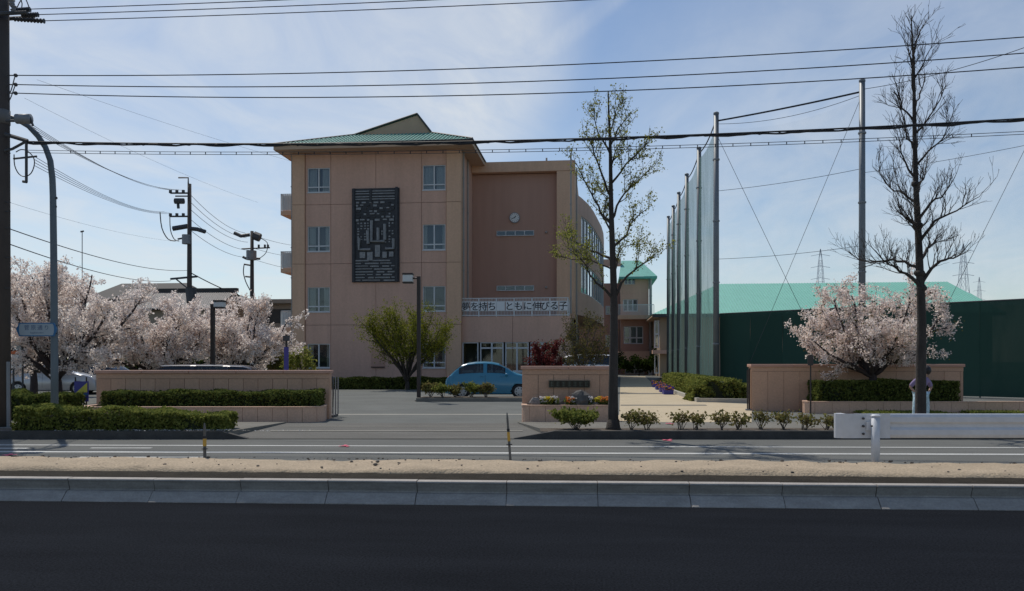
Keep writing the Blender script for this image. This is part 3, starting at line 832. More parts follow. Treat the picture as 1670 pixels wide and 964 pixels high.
# piers, core, side walls
xL, xR = wx(477.5), wx(752)
for a, b in ((xL, xA0 - .02), (xD1 + .02, xR)):
    for i in range(4):
        MB().box(a, b, YF - .10, YF + .5, zr[i] + (G if i else 0), zr[i + 1] - G).build("corner_pier", "facade_pier", school)
MB().box(xL + .04, xR - .04, YF + .75, YF + 45, GZ, 15.25).build("wall", "facade", school)
MB().box(xL + .02, xL + .22, YF + .5, YF + 1.2, GZ, 15.2).build("wall", "facade_pier", school)
MB().box(xR - .22, xR - .02, YF + .5, YF + 1.2, GZ, 15.2).build("wall", "facade_pier", school)
m = MB()
for z in (4.0, 8.0, 11.88, 15.1): m.box(xA0 - .02, xD1 + .02, YF + TH + .02, YF + .74, z - .1, z + .1)
m.box(xA1 - .05, xA1 + .05, YF + TH + .02, YF + .74, GZ, 15.2); m.box(xC1 - .05, xC1 + .05, YF + TH + .02, YF + .74, GZ, 15.2)
m.build("floor_edges", "interior", school)
MB().box(xA0, xD1, YF + .70, YF + .748, GZ, 15.2).build("inner_wall", "interior", school)
# eaves and roof
YE = YF - 1.15
exL, exR = fx(446.5, YE), fx(770, YE)
zs, ze = 15.26, 15.58
m = MB(); m.box(exL, exR, YE, YF + 45, zs, zs + .05); m.build("soffit", "soffit", school)
m = MB()
m.box(exL - .01, exR + .01, YE - .03, YE + .02, zs - .02, ze - .06)
m.box(exL - .02, exL + .03, YE + .02, YF + 45, zs - .02, ze - .06); m.box(exR - .03, exR + .02, YE + .02, YF + 45, zs - .02, ze - .06)
m.build("fascia", "soffit", school)
m = MB(); m.tube([(exL - .04, YE - .07, ze - .03), (exR + .04, YE - .07, ze - .03)], .055, 8); m.tube([(exR + .05, YE - .07, ze - .03), (exR + .05, YF + 30, ze - .03)], .055, 8)
m.build("gutter", "steel_dark", school)
YG = YF + 2.1
zg, za = 16.95, 18.25
gl, ga, gr = fx(577, YG), fx(680, YG), fx(704, YG)
roof = MB()
E1, E2 = (exL - .03, YE - .05, ze), (exR + .03, YE - .05, ze)
G1, G2, AP = (gl, YG, zg), (gr, YG, zg), (ga, YG, za)
BK = YF + 45
roof.poly([E1, E2, G2, G1])
roof.poly([E1, G1, AP, (ga, BK, za), (exL - .03, BK, ze)])
roof.poly([E2, (exR + .03, BK, ze), (gr, BK, zg), G2]); roof.poly([G2, (gr, BK, zg), (ga, BK, za), AP])
ro = roof.build("roof", "roof_green", school)
# tile courses and ribs of the front slope
v1, v2, v3, v4 = Vector(E1), Vector(E2), Vector(G2), Vector(G1)
nor = (v2 - v1).cross(v4 - v1).normalized()
m = MB(); NR = 52
for k in range(1, NR):
    f = k / NR; x = v1.x + (v2.x - v1.x) * f
    tmax = 1.0
    if x < v4.x: tmax = (x - v1.x) / (v4.x - v1.x)
    if x > v3.x: tmax = (v2.x - x) / (v2.x - v3.x)
    a = Vector((x, v1.y, v1.z)) + nor * .02; b = Vector((x, v1.y + (v4.y - v1.y) * tmax, v1.z + (v4.z - v1.z) * tmax)) + nor * .02
    m.tube([a, b], .035, 5)
m.build("tile_ribs", "roof_green", ro)
m = MB()
for k in range(0, 8):
    f = k / 8; a = v1.lerp(v4, f) + nor * .012; b = v2.lerp(v3, f) + nor * .012
    m.tube([a, b], .022, 4)
m.build("tile_courses", "house_tile", ro)
# ridge caps, gable
m = MB()
for a, b in ((E1, G1), (G1, AP), (AP, G2), (E2, G2)):
    m.tube([Vector(a) + Vector((0, -.02, .04)), Vector(b) + Vector((0, -.02, .04))], .06, 6)
m.build("ridge_cap", "steel_dark", ro)
m = MB(); m.extrude([(gl + .12, YG + .06, zg - .02), (gr - .03, YG + .06, zg - .02), (ga, YG + .06, za - .06)], (0, .12, 0)); m.build("gable_wall", "soffit", school)
# rain pipes
def pipe(px, Y, z0, z1, r=.05, par=school):
    x = fx(px, Y); m = MB(); m.tube([(x, Y, z0), (x, Y, z1)], r, 8)
    for z in np.arange(z0 + 1, z1, 2.0): m.box(x - r - .02, x + r + .02, Y - r - .01, Y + .06, z, z + .05)
    m.build("rain_pipe", "pipe", par)
pipe(476, YF + .15, GZ, 15.2); pipe(756, YF + .55, 4.5, 15.2, .055); pipe(763, YF + 2.6, 4.6, 15.2)
# balconies on the left flank
for i in range(1, 4):
    zf = zr[i] - .1
    xo = xL - 1.38
    b = MB().box(xo, xL + .02, YF + 1.4, YF + 40, zf - .28, zf).build("balcony", "facade_pier", school)
    m = MB()
    m.box(xo, xo + .05, YF + 1.4, YF + 40, zf + 1.1, zf + 1.16); m.box(xo, xL, YF + 1.4, YF + 1.45, zf + 1.1, zf + 1.16)
    for k in range(9):
        x = xo + (xL - xo) * k / 9; m.box(x, x + .035, YF + 1.4, YF + 1.43, zf, zf + 1.1)
    for k in range(60):
        y = YF + 1.5 + k * .6; m.box(xo, xo + .03, y, y + .03, zf, zf + 1.1)
    m.build("railing", "white_rail", b)
    MB().box(xo + .06, xo + .075, YF + 1.46, YF + 40, zf + .05, zf + 1.08).build("railing_panel", "white_rail", b)
    MB().box(xo + .08, xL - .02, YF + 1.46, YF + 1.475, zf + .05, zf + 1.08).build("railing_panel", "white_rail", b)
# metal relief on the front
def rx(px): return fx(px, YF - .12)
def rz(py): return fz(612, py, YF - .12)
rel = MB().box(rx(574), rx(651), YF - .12, YF - .004, rz(460), rz(307)).build("relief", "relief_dark", school)
random.seed(5)
def rb(x0, x1, y0, y1, dep, material, name="relief_bar"):
    MB().box(rx(x0), rx(x1), YF - .12 - dep, YF - .121, rz(y1), rz(y0)).build(name, material, rel)
rb(575.5, 579, 307, 460, .10, "relief_dark"); rb(645, 649, 306, 460, .10, "relief_dark"); rb(603, 606.5, 308, 330, .08, "relief_dark")
for y in (311, 315, 320, 324): rb(580, 602.5, y, y + 1.6, .05, "relief_light"); rb(607, 644, y, y + 1.6, .05, "relief_light")
for y in np.arange(424, 459, 4.6):
    x = 580
    while x < 640:
        w = random.uniform(8, 30); rb(x, min(x + w, 644), y, y + random.uniform(1.3, 2.4), .05, "relief_light"); x += w + random.uniform(2, 7)
for r_ in range(7):
    y = 329 + r_ * 4.7; x = 581
    while x < 641:
        w = random.uniform(3, 8); rb(x, min(x + w, 643), y, y + random.uniform(1.6, 3.6), random.uniform(.03, .08), random.choice(("relief_light", "relief_light", "relief_dark"))); x += w + random.uniform(2, 6)
for r_ in range(8):
    y = 363 + r_ * 4.4
    for x in (583, 588, 594, 599, 622, 627, 634, 639):
        if random.random() < .62: rb(x, x + random.uniform(2, 3.6), y, y + random.uniform(1.6, 3.2), .04, "relief_light")
for pts in (((606.5, 360), (606.5, 394), (628, 394)), ((586, 388), (586, 407), (605, 407)), ((642, 390), (642, 406), (629, 406)), ((628, 366), (628, 392)), ((617, 372), (617, 392)), ((600, 376), (601, 398))):
    m = MB(); m.tube([(rx(a), YF - .2, rz(b)) for a, b in pts], .11, 6); m.build("relief_pipe", "relief_light", rel)
for x0, x1, y0, y1 in ((587, 596, 411, 421), (599, 608, 411, 425), (612, 620, 400, 419), (624, 631, 411, 421), (635, 642, 411, 419)):
    rb(x0, x1, y0, y1, .07, "relief_light", "relief_block")
# small notice board on the wall
m = MB(); m.box(wx(606), wx(627), YF - .06, YF - .004, fz(615, 598, YF), fz(615, 566, YF)); m.build("notice_board", "coping", school)
m = MB(); m.box(wx(605.5), wx(627.5), YF - .1, YF - .003, fz(615, 599.6, YF), fz(615, 598, YF)); m.build("notice_sill", "lamp_brown", school)

# ---------------------------------------------------------------- stair block with clock, terrace, curved bay
YC = 57.0
def cx(px): return fx(px, YC)
stair = thing("stair_block", "deeply recessed brown stair block with round clock and slogan terrace", "building", (cx(850), YC + 6, GZ))
zt = 15.5; xr = cx(937)
x0 = xR - .02
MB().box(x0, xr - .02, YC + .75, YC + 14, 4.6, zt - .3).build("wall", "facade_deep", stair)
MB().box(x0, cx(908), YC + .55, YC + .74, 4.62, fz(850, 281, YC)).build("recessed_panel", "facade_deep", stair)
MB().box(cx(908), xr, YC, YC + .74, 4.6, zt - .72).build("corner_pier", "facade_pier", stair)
MB().box(x0, xr + .03, YC - .04, YC + .73, fz(850, 280, YC), zt).build("parapet", "facade_pier", stair)
MB().box(xr - .5, xr, YC + .76, YC + 14, 4.6, zt).build("parapet", "facade_pier", stair)
m = MB(); m.lathe((cx(868), YC + 4, zt - .3), [(1.05, 0), (1.05, .75), (.95, .95), (.5, 1.02), (0, 1.04)], 16); m.box(cx(884), cx(887), YC + 4, YC + 4.1, zt, zt + 1.2)
m.build("roof_tank", "pipe", stair)
yq = YC + .55
for py0, py1 in ((376.5, 385), (466, 474.5)):
    window(stair, fx(810, yq), fx(871, yq), fz(840, py1, yq), fz(840, py0, yq), yq - .08, 4, None, "slot_window", .04, panes=True)
    MB().box(fx(811, yq), fx(870, yq), yq - .02, yq - .005, fz(840, py1, yq) + .03, fz(840, py0, yq) - .03).build("window_backing", "interior", stair)
for py in (379, 469):
    m = MB(); c = (fx(891, yq), yq - .08, fz(891, py, yq)); m.sphere(c, .09, 10, 6); m.build("wall_lamp", "pipe", stair, True)
# clock
ck = Vector((fx(839.5, yq), yq - .02, fz(839.5, 355.5, yq)))
def disc(m, c, r, y0, y1, n=24):
    m.extrude([(c.x + r * math.cos(2 * math.pi * k / n), y0, c.z + r * math.sin(2 * math.pi * k / n)) for k in range(n)], (0, y1 - y0, 0))
m = MB(); disc(m, ck, .37, ck.y - .10, ck.y); clk = m.build("clock", "steel_grey", stair)
m = MB(); disc(m, ck, .32, ck.y - .115, ck.y - .101); m.build("clock_face", "clock_white", clk)
m = MB()
for k in range(12):
    a = k * math.pi / 6; c = ck + Vector((math.sin(a) * .26, 0, math.cos(a) * .26)); m.box(c.x - .018, c.x + .018, ck.y - .125, ck.y - .116, c.z - .018, c.z + .018)
for a, l, w in ((R(40), .15, .026), (R(250), .22, .02)):
    d_ = Vector((math.sin(a), 0, math.cos(a))); q = Vector((d_.z, 0, -d_.x)) * w; c = Vector((ck.x, ck.y - .118, ck.z))
    m.extrude([c - q - d_ * .04, c + q - d_ * .04, c + q + d_ * l, c - q + d_ * l], (0, -.008, 0))
m.build("clock_hands", "ink", clk)
# ground floor room in front, with the terrace on top
YT = YF + .35
tx0, tx1 = xR + .01, fx(930, YT)
zT = fz(840, 516, YT)
win = [(fx(754, YT), fx(780, YT)), (fx(783, YT), fx(821, YT)), (fx(824, YT), fx(862, YT)), (fx(865, YT), fx(903, YT))]
wz0, wz1 = fz(820, 606, YT), fz(820, 558, YT)
hx0, hx1 = win[0][0], win[-1][1]
hole_panel(tx0, fx(836, YT) - .01, 0.1, zT, YT, YT + .16, (hx0, fx(836, YT) - .012, wz0, wz1)).build("terrace_front", "facade", stair)
hole_panel(fx(836, YT) + .01, tx1, 0.1, zT, YT, YT + .16, (fx(836, YT) + .012, hx1, wz0, wz1)).build("terrace_front", "facade", stair)
MB().box(tx0, tx1, YT + .17, YC + .5, zT - .25, zT - .02).build("terrace_floor", "facade", stair)
MB().box(tx1 - .2, tx1 - .01, YT + .17, YC + .5, GZ, zT - .26).build("terrace_side", "facade", stair)
MB().box(tx0, tx1 - .25, YT + 1.6, YT + 1.7, GZ, zT - .3).build("inner_wall", "interior", stair)
for k, (a, b) in enumerate(win):
    w = window(stair, a, b, wz0, wz1, YT + .05, 1 if k == 0 else 2, None if k == 0 else .80, "window", .07)
MB().box(hx0, hx1, YT - .05, YT + .02, wz0 - .07, wz0 - .004).build("window_sill", "aluminium", stair)
# terrace railing
YR = YT - .02
zr0, zr1 = zT, fz(840, 485.5, YR)
m = MB(); rx0, rx1 = fx(752, YR), fx(926, YR)
m.box(rx0, rx1, YR, YR + .05, zr1 - .05, zr1); m.box(rx0, rx1, YR, YR + .05, zr0 + .04, zr0 + .10)
zA, zB = zr0 + (zr1 - zr0) * .30, zr0 + (zr1 - zr0) * .80
m.box(rx0, rx1, YR + .005, YR + .045, zA - .02, zA + .02); m.box(rx0, rx1, YR + .005, YR + .045, zB - .02, zB + .02)
NB = 6
for k in range(NB + 1):
    x = rx0 + (rx1 - rx0) * k / NB; m.box(x - .03, x + .03, YR - .005, YR + .055, zr0, zr1)
m.box(rx1 - .03, rx1 + .02, YR + .06, YC, zr1 - .05, zr1); m.box(rx1 - .03, rx1 + .02, YR + .06, YC, zr0 + .04, zr0 + .1)
rail = m.build("railing", "white_rail", stair)
m = MB()
for k in range(72):
    x = rx0 + (rx1 - rx0) * (k + .5) / 72; m.box(x - .012, x + .012, YR + .012, YR + .036, zr0 + .1, zr1 - .05)
for k in range(28):
    y = YR + .1 + k * .15; m.box(rx1 - .02, rx1 + .005, y, y + .02, zr0 + .1, zr1 - .05)
m.build("balusters", "white_rail", rail)
for px in (931, 934.5, 940.5): pipe(px, YT + .3 if px < 934 else YC + .3, GZ if px > 934 else 4.7, 15.0, .05, stair)
# slogan: one paper sheet per character
ban = thing("slogan_banner", "row of white paper sheets with black brushed characters on terrace railing", "banner", ((rx0 + rx1) / 2, YR, zA))
for k, ch in enumerate("夢を持ち\u3000ともに伸びる子"):
    a = rx0 + (rx1 - rx0) * (k + .06) / 12; b = rx0 + (rx1 - rx0) * (k + .96) / 12
    s_ = MB().box(a, b, YR - .022, YR - .014, zA + .01, zB - .01).build("paper_sheet", "paper", ban)
    if ch != "\u3000":
        lettering("character", ch, (zB - zA) * .98, ((a + b) / 2 + random.uniform(-.02, .02), YR - .025, (zA + zB) / 2), (1, 0, 0), "ink", s_, 1.0, .006)
# curved bay at the right flank
arc = [(-1.62, 58.2), (-1.2, 60.0), (-.72, 62.5), (-.34, 65.5), (.0, 69.3), (.32, 73), (.52, 77), (.6, 81.5), (.5, 86)]
bay = thing("curved_bay", "curved brown upper storeys bulging from the school's right side", "building", (-1.0, 68, GZ))
def wallband(name, z0, z1, material, off=0.0, par=bay, i0=0, i1=None):
    pts = arc[i0:i1]; poly = [(x + off, y) for x, y in pts] + [(pts[-1][0] - 2.5, pts[-1][1]), (pts[0][0] - .9, pts[0][1])]
    return MB().prism(poly, z0, z1).build(name, material, par)
lv = [(4.95, 6.6), (8.75, 10.0), (12.2, 13.5)]
for z0, z1 in lv: wallband("wall_band", z0, z1, "facade")
MB().prism([(x - .35, y) for x, y in arc] + [(-2.4, 86), (-2.4, 58.2)], 4.97, 13.3).build("inner_wall", "interior", bay)
MB().box(-4, -2.0, 58.2, 90, GZ, 4.94).build("ground_floor_wall", "house_dark", bay)
for z0, z1 in ((6.6, 8.75), (10.0, 12.2)):
    for i in range(len(arc) - 1):
        (xa, ya), (xb, yb) = arc[i], arc[i + 1]
        if i == 0:
            MB().prism([(xa, ya), (xb, yb), (xb - .4, yb), (xa - .4, ya)], z0 + .002, z1 - .002).build("wall_band", "facade_pier", bay); continue
        dr = Vector((xb - xa, yb - ya, 0)); n_ = 2
        fm = MB()
        for k in range(n_ + 1):
            c = Vector((xa, ya, z0)) + dr * (k / n_) + Vector((-.08, 0, 0)); fm.obox(c, dr, .09, .09, z1 - z0)
        for z in (z0 + .02, z1 - .08): fm.obox(Vector(((xa + xb) / 2 - .08, (ya + yb) / 2, z)), dr, dr.length, .06, .06)
        w = fm.build("window", "aluminium", bay)
        for k in range(n_):
            a = Vector((xa - .10, ya, 0)) + dr * (k / n_); b = Vector((xa - .10, ya, 0)) + dr * ((k + 1) / n_)
            MB().poly([(a.x, a.y, z0), (b.x, b.y, z0), (b.x, b.y, z1), (a.x, a.y, z1)]).build("pane", "glass", w)

# ---------------------------------------------------------------- rear wing
YB = 96.0
def bx_(px): return fx(px, YB)
rear = thing("rear_wing", "distant brown school wing with small green roof and balcony behind street tree", "building", (bx_(1025), YB + 5, GZ))
rxl, rxm, rxr = bx_(940), bx_(1012), bx_(1058)
zt3 = fz(1035, 452, YB)
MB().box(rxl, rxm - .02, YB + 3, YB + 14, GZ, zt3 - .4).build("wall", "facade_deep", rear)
ops = [(bx_(1019), bx_(1051), fz(1035, 612, YB), fz(1035, 588, YB)), (bx_(1017), bx_(1049), fz(1035, 561, YB), fz(1035, 532, YB)), (bx_(1016), bx_(1040), fz(1030, 508, YB), fz(1030, 488, YB)), (bx_(1018), bx_(1036), fz(1030, 464, YB), fz(1030, 443, YB))]
zb = [GZ, fz(1035, 578, YB), fz(1035, 515, YB), fz(1035, 478, YB), zt3]
for i in range(4):
    o = ops[i]; o = (o[0], o[1], max(o[2], zb[i] + .05), min(o[3], zb[i + 1] - .1))
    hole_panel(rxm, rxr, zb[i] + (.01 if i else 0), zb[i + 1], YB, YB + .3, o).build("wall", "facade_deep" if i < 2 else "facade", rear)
    window(rear, o[0], o[1], o[2], o[3], YB + .12, 3 if i else 2, .35 if i < 2 else None, "window" if i else "entrance_door", .10)
MB().box(rxm, rxr, YB + 1.2, YB + 12, GZ, zt3 - .02).build("inner_wall", "interior", rear)
MB().box(rxm - .3, rxr + .5, YB - 1.3, YB - .02, zb[2] - .45, zb[2]).build("balcony", "facade_pier", rear)
m = MB(); zz = zb[2]
m.box(rxm - .3, rxr + .5, YB - 1.3, YB - 1.24, zz + 1.15, zz + 1.22)
for k in range(34): x = rxm - .3 + (rxr - rxm + .8) * k / 33; m.box(x, x + .04, YB - 1.3, YB - 1.26, zz, zz + 1.15)
m.build("railing", "white_rail", rear)
MB().box(rxm - .3, rxr, YB - 1.6, YB - .02, zb[1] - .9, zb[1] + .35).build("canopy", "facade", rear)
m = MB(); x1 = bx_(1020)
m.poly([(rxm - .2, YB - .9, zt3), (rxr + .9, YB - .9, zt3), (rxr - .8, YB + 4, fz(1035, 425, YB + 4)), (rxm + .2, YB + 4, fz(1035, 425, YB + 4))])
m.poly([(rxr + .9, YB - .9, zt3), (rxr + .9, YB + 13, zt3), (rxr - .8, YB + 9, fz(1035, 425, YB + 4)), (rxr - .8, YB + 4, fz(1035, 425, YB + 4))])
m.box(rxm - .2, rxr + .9, YB - .9, YB + 13, zt3 - .25, zt3 - .01); m.build("roof", "roof_green", rear)
MB().box(rxl, rxm + .1, YB + 2.4, YB + 3, fz(1000, 430, YB), fz(1000, 427, YB) + .6).build("parapet", "facade", rear)
for a, b in ((496, 511), (545, 565)):
    window(rear, bx_(988), bx_(1008), fz(1000, b, YB), fz(1000, a, YB), YB + 2.9, 2, None, "window", .1)
pipe(1061, YB - .4, GZ, zt3, .16, rear); 
MB().box(bx_(1056), bx_(1062), YB - 2.5, YB - 2.0, GZ, fz(1059, 585, YB)).build("meter_box", "white_rail", rear)

# ---------------------------------------------------------------- gymnasium
YM = 84.0
def mx_(px, Y=YM): return fx(px, Y)
gym = thing("gymnasium", "long gymnasium with pale green metal hip roof behind the netting", "building", (mx_(1330), YM + 10, GZ))
ge = fz(1300, 511, YM); gx0, gx1 = mx_(1064), mx_(1640)
MB().box(gx0 + .8, gx1 - .8, YM + .9, YM + 24, GZ, ge - .2).build("wall", "gym_wall", gym)
YRG = YM + 12; gh = fz(1300, 462, YRG); q0, q1 = fx(1172, YRG), fx(1545, YRG)
m = MB(); A, B_, C_, D_ = (gx0, YM, ge), (gx1, YM, ge), (q1, YRG, gh), (q0, YRG, gh); A2, B2 = (gx0, YM + 25, ge), (gx1, YM + 25, ge)
m.poly([A, B_, C_, D_]); m.poly([A, D_, A2]); m.poly([B_, B2, C_]); m.poly([A2, D_, C_, B2]); gro = m.build("roof", "gym_roof", gym)
m = MB(); n_ = (Vector(B_) - Vector(A)).cross(Vector(D_) - Vector(A)).normalized()
for k in range(1, 110):
    x = gx0 + (gx1 - gx0) * k / 110; tm = 1.0
    if x < q0: tm = (x - gx0) / (q0 - gx0)
    if x > q1: tm = (gx1 - x) / (gx1 - q1)
    m.tube([Vector((x, YM, ge)) + n_ * .02, Vector((x, YM + 12 * tm, ge + (gh - ge) * tm)) + n_ * .02], .035, 4)
m.build("roof_seams", "gym_seam", gro)
m = MB(); m.box(gx0 - .02, gx1 + .02, YM - .06, YM, ge - .32, ge + .02); m.build("fascia", "steel_dark", gym)
MB().box(gx0, gx1, YM + .01, YM + 24.9, ge - .22, ge - .12).build("soffit", "soffit", gym)
for a, b in ((1068, 1076),):
    window(gym, mx_(a), mx_(b), fz(1070, 567, YM), fz(1070, 522, YM), YM + .8, 1, .5, "window", .1)
    window(gym, mx_(a), mx_(b), GZ + .3, fz(1070, 578, YM), YM + .8, 1, None, "window", .1)
MB().box(mx_(1064), mx_(1100), YM - .4, YM + .88, fz(1070, 577, YM), fz(1070, 571, YM)).build("canopy", "facade", gym)
# ============================================================ gate walls and planters
random.seed(21)
def gate_wall(label, px0, px1, d, z0, ztop, pw, thick=.3, first=0.0):
    l0, l1 = la(px0, d), la(px1, d)
    t = thing("gate_wall", label, "wall", cw((l0 + l1) / 2, d, z0))
    MB().prism([cw(a, b)[:2] for a, b in ((l0 + .03, d + .03), (l1 - .03, d + .03), (l1 - .03, d + thick - .03), (l0 + .03, d + thick - .03))], z0, ztop - .09).build("core", "mortar", t)
    # coping in lengths
    n = max(1, round((l1 - l0) / 1.3)); w = (l1 - l0 + .08) / n
    for k in range(n):
        a = l0 - .04 + k * w
        MB().prism([cw(p, q)[:2] for p, q in ((a + .003, d - .05), (a + w - .003, d - .05), (a + w - .003, d + thick + .05), (a + .003, d + thick + .05))], ztop - .085, ztop).build("coping_stone", "coping", t, bevel=.012)
    band = ztop - .22
    MB().prism([cw(p, q)[:2] for p, q in ((l0, d - .006), (l1, d - .006), (l1, d + .028), (l0, d + .028))], band + .004, ztop - .088).build("band", "wall_tile", t)
    x = l0 + first - (pw if first else 0)
    while x < l1 - .02:
        a, b = max(x, l0) + .005, min(x + pw, l1) - .005
        if b - a > .03:
            y = random.uniform(-.002, .002)
            MB().prism([cw(p, q)[:2] for p, q in ((a, d + y), (b, d + y), (b, d + .028), (a, d + .028))], z0, band - .004).build("panel", random.choice(("wall_tile", "wall_tile", "wall_tile_b")), t)
            MB().prism([cw(p, q)[:2] for p, q in ((a, d + thick - .028), (b, d + thick - .028), (b, d + thick), (a, d + thick))], z0, ztop - .09).build("panel", "wall_tile", t)
        x += pw
    for a, b in ((l0 - .002, l0 + .027), (l1 - .027, l1 + .002)):
        MB().prism([cw(p, q)[:2] for p, q in ((a, d + .03), (b, d + .03), (b, d + thick - .03), (a, d + thick - .03))], z0, ztop - .09).build("end_panel", "wall_tile", t)
    return t

def round_path(pts, r):
    """polyline with rounded inner corners"""
    out = [Vector((*pts[0], 0))]
    for i in range(1, len(pts) - 1):
        p, a, b = Vector((*pts[i], 0)), Vector((*pts[i - 1], 0)), Vector((*pts[i + 1], 0))
        da, db = (a - p).normalized(), (b - p).normalized(); rr = min(r, (a - p).length * .95, (b - p).length * .95)
        for k in range(9):
            t = k / 8; out.append((p + da * rr) * (1 - t) ** 2 + p * 2 * t * (1 - t) + (p + db * rr) * t * t)
    out.append(Vector((*pts[-1], 0)))
    return out

def planter(label, pts, r, z0, z1, tw, wall_d):
    path = round_path(pts, r)
    c = sum(path, Vector()) / len(path)
    t = thing("planter", label, "planter", cw(c.x, c.y, z0))
    seg = [0.0]
    for a, b in zip(path[:-1], path[1:]): seg.append(seg[-1] + (b - a).length)
    def pos(s):
        for i in range(len(path) - 1):
            if s <= seg[i + 1] or i == len(path) - 2:
                f = (s - seg[i]) / max(seg[i + 1] - seg[i], 1e-6); return path[i].lerp(path[i + 1], f), (path[i + 1] - path[i]).normalized()
    n = round(seg[-1] / tw); w = seg[-1] / n; th = .07
    for k in range(n):
        m = MB(); ou, inn = [], []
        for q in range(4):
            p, dr = pos(k * w + .004 + (w - .008) * q / 3); nn = Vector((-dr.y, dr.x, 0))     # inwards (left of travel)
            ou.append(p); inn.append(p + nn * th)
        poly = [cw(p.x, p.y)[:2] for p in ou] + [cw(p.x, p.y)[:2] for p in reversed(inn)]
        m.prism(poly, z0, z1 - .03 ); m.build("planter_tile", "planter_tile", t)
    # rim
    m = MB(); K = 60; o_, i_ = [], []
    for q in range(K + 1):
        p, dr = pos(seg[-1] * q / K); nn = Vector((-dr.y, dr.x, 0)); o_.append(cw(p.x, p.y) - cw(nn.x, nn.y) * .012); i_.append(cw(p.x, p.y) + cw(nn.x, nn.y) * .13)
    for q in range(K):
        b = len(m.v)
        for z in (z1 - .028, z1): m.v += [(o_[q].x, o_[q].y, z), (o_[q + 1].x, o_[q + 1].y, z), (i_[q + 1].x, i_[q + 1].y, z), (i_[q].x, i_[q].y, z)]
        m.f += [tuple(b + e for e in g) for g in ((4, 5, 6, 7), (0, 1, 5, 4), (3, 2, 6, 7), (0, 1, 2, 3))]
    m.build("rim", "planter_tile", t)
    ins = [pos(seg[-1] * q / 30) for q in range(31)]
    poly = [cw(p.x - dr.y * .09, p.y + dr.x * .09)[:2] for p, dr in ins]
    MB().prism(poly, z0, z1 - .06).build("planting_soil", "soil", t)
    return t

DL = 20.35
gate_wall("long pinkish gate wall left of the driveway with clipped hedge before it", 157, 537, 21.6, GZ, 1.375, .385)
planter("low pink planter with rounded right end before the left gate wall", [(la(160, 21.6), 21.58), (la(160, 21.6), DL), (la(530, DL), DL), (la(533, 21.6), 21.58)], .75, GZ, .49, .37, 21.6)
hedge("clipped_hedge", "dark clipped hedge growing in the left planter against the wall", la(175, 21), la(523, 21), DL + .3, 21.5, .43, .85, "hedge_leaf", 1500, .045)
DCW = 20.9
gate_wall("short pinkish gate wall with bronze nameplate beside the street tree", 852, 1001, DCW, GZ, 1.49, .39, first=.40)
planter("pink flower planter holding rocks and pansies below the nameplate", [(la(851, DCW), DCW - .02), (la(851, 20.2), 20.15), (la(1004, 20.2), 20.15), (la(1004, DCW), DCW - .02)], .33, GZ, .54, .40, DCW)
DRW = 25.2
gate_wall("long pinkish gate wall right of the footpath behind the cherry tree", 1226, 1571, DRW, GZ, 1.525, .49, .34)
planter("long low pink planter running right behind the guardrail", [(la(1308, DRW), DRW - .02), (la(1308, 23.9), 23.85), (la(1760, 23.9), 23.85), (la(1760, DRW), DRW + .2)], .55, GZ, .45, .5, DRW)
hedge("clipped_hedge", "rounded green hedge around the cherry trunk in the right planter", la(1327, 24.6), la(1551, 24.6), 24.15, 25.1, .38, 1.03, "hedge_leaf", 1500, .05)
# nameplate
dn = DCW - .03
np_ = thing("nameplate", "dark bronze school nameplate mounted on the central gate wall", "nameplate", cw(la(929, dn), dn, at(929, 634, dn).z))
def onwall(l0, l1, d0, d1, z0, z1, nm, mt, par, bevel=0): return MB().prism([cw(p, q)[:2] for p, q in ((l0, d0), (l1, d0), (l1, d1), (l0, d1))], z0, z1).build(nm, mt, par, bevel=bevel)
z0n, z1n = at(929, 632, dn).z, at(929, 620.5, dn).z
onwall(la(895, dn), la(962, dn), dn - .02, dn + .034, z0n, z1n, "plate", "bronze", np_, .006)
m = MB(); w = .012
for a, b, c, d in ((la(895, dn), la(962, dn), z0n, z0n + w), (la(895, dn), la(962, dn), z1n - w, z1n), (la(895, dn), la(895, dn) + w, z0n + w, z1n - w), (la(962, dn) - w, la(962, dn), z0n + w, z1n - w)):
    m.prism([cw(p, q)[:2] for p, q in ((a, dn - .03), (b, dn - .03), (b, dn - .021), (a, dn - .021))], c, d)
m.build("border", "bronze_letter", np_)
# raised characters too worn to read: stroke blocks
random.seed(3)
for k in range(7):
    m = MB(); cxn = la(900 + k * 9.4, dn); zc = (z0n + z1n) / 2
    for q in range(3):
        zz = zc - .05 + q * .045; m.prism([cw(p, s_)[:2] for p, s_ in ((cxn - .04, dn - .027), (cxn + .045, dn - .027), (cxn + .045, dn - .021), (cxn - .04, dn - .021))], zz, zz + .012)
    xx = cxn + random.uniform(-.02, .02); m.prism([cw(p, s_)[:2] for p, s_ in ((xx - .007, dn - .0275), (xx + .007, dn - .0275), (xx + .007, dn - .0215), (xx - .007, dn - .0215))], zc - .06, zc + .06)
    m.build("raised_character", "bronze_letter", np_)
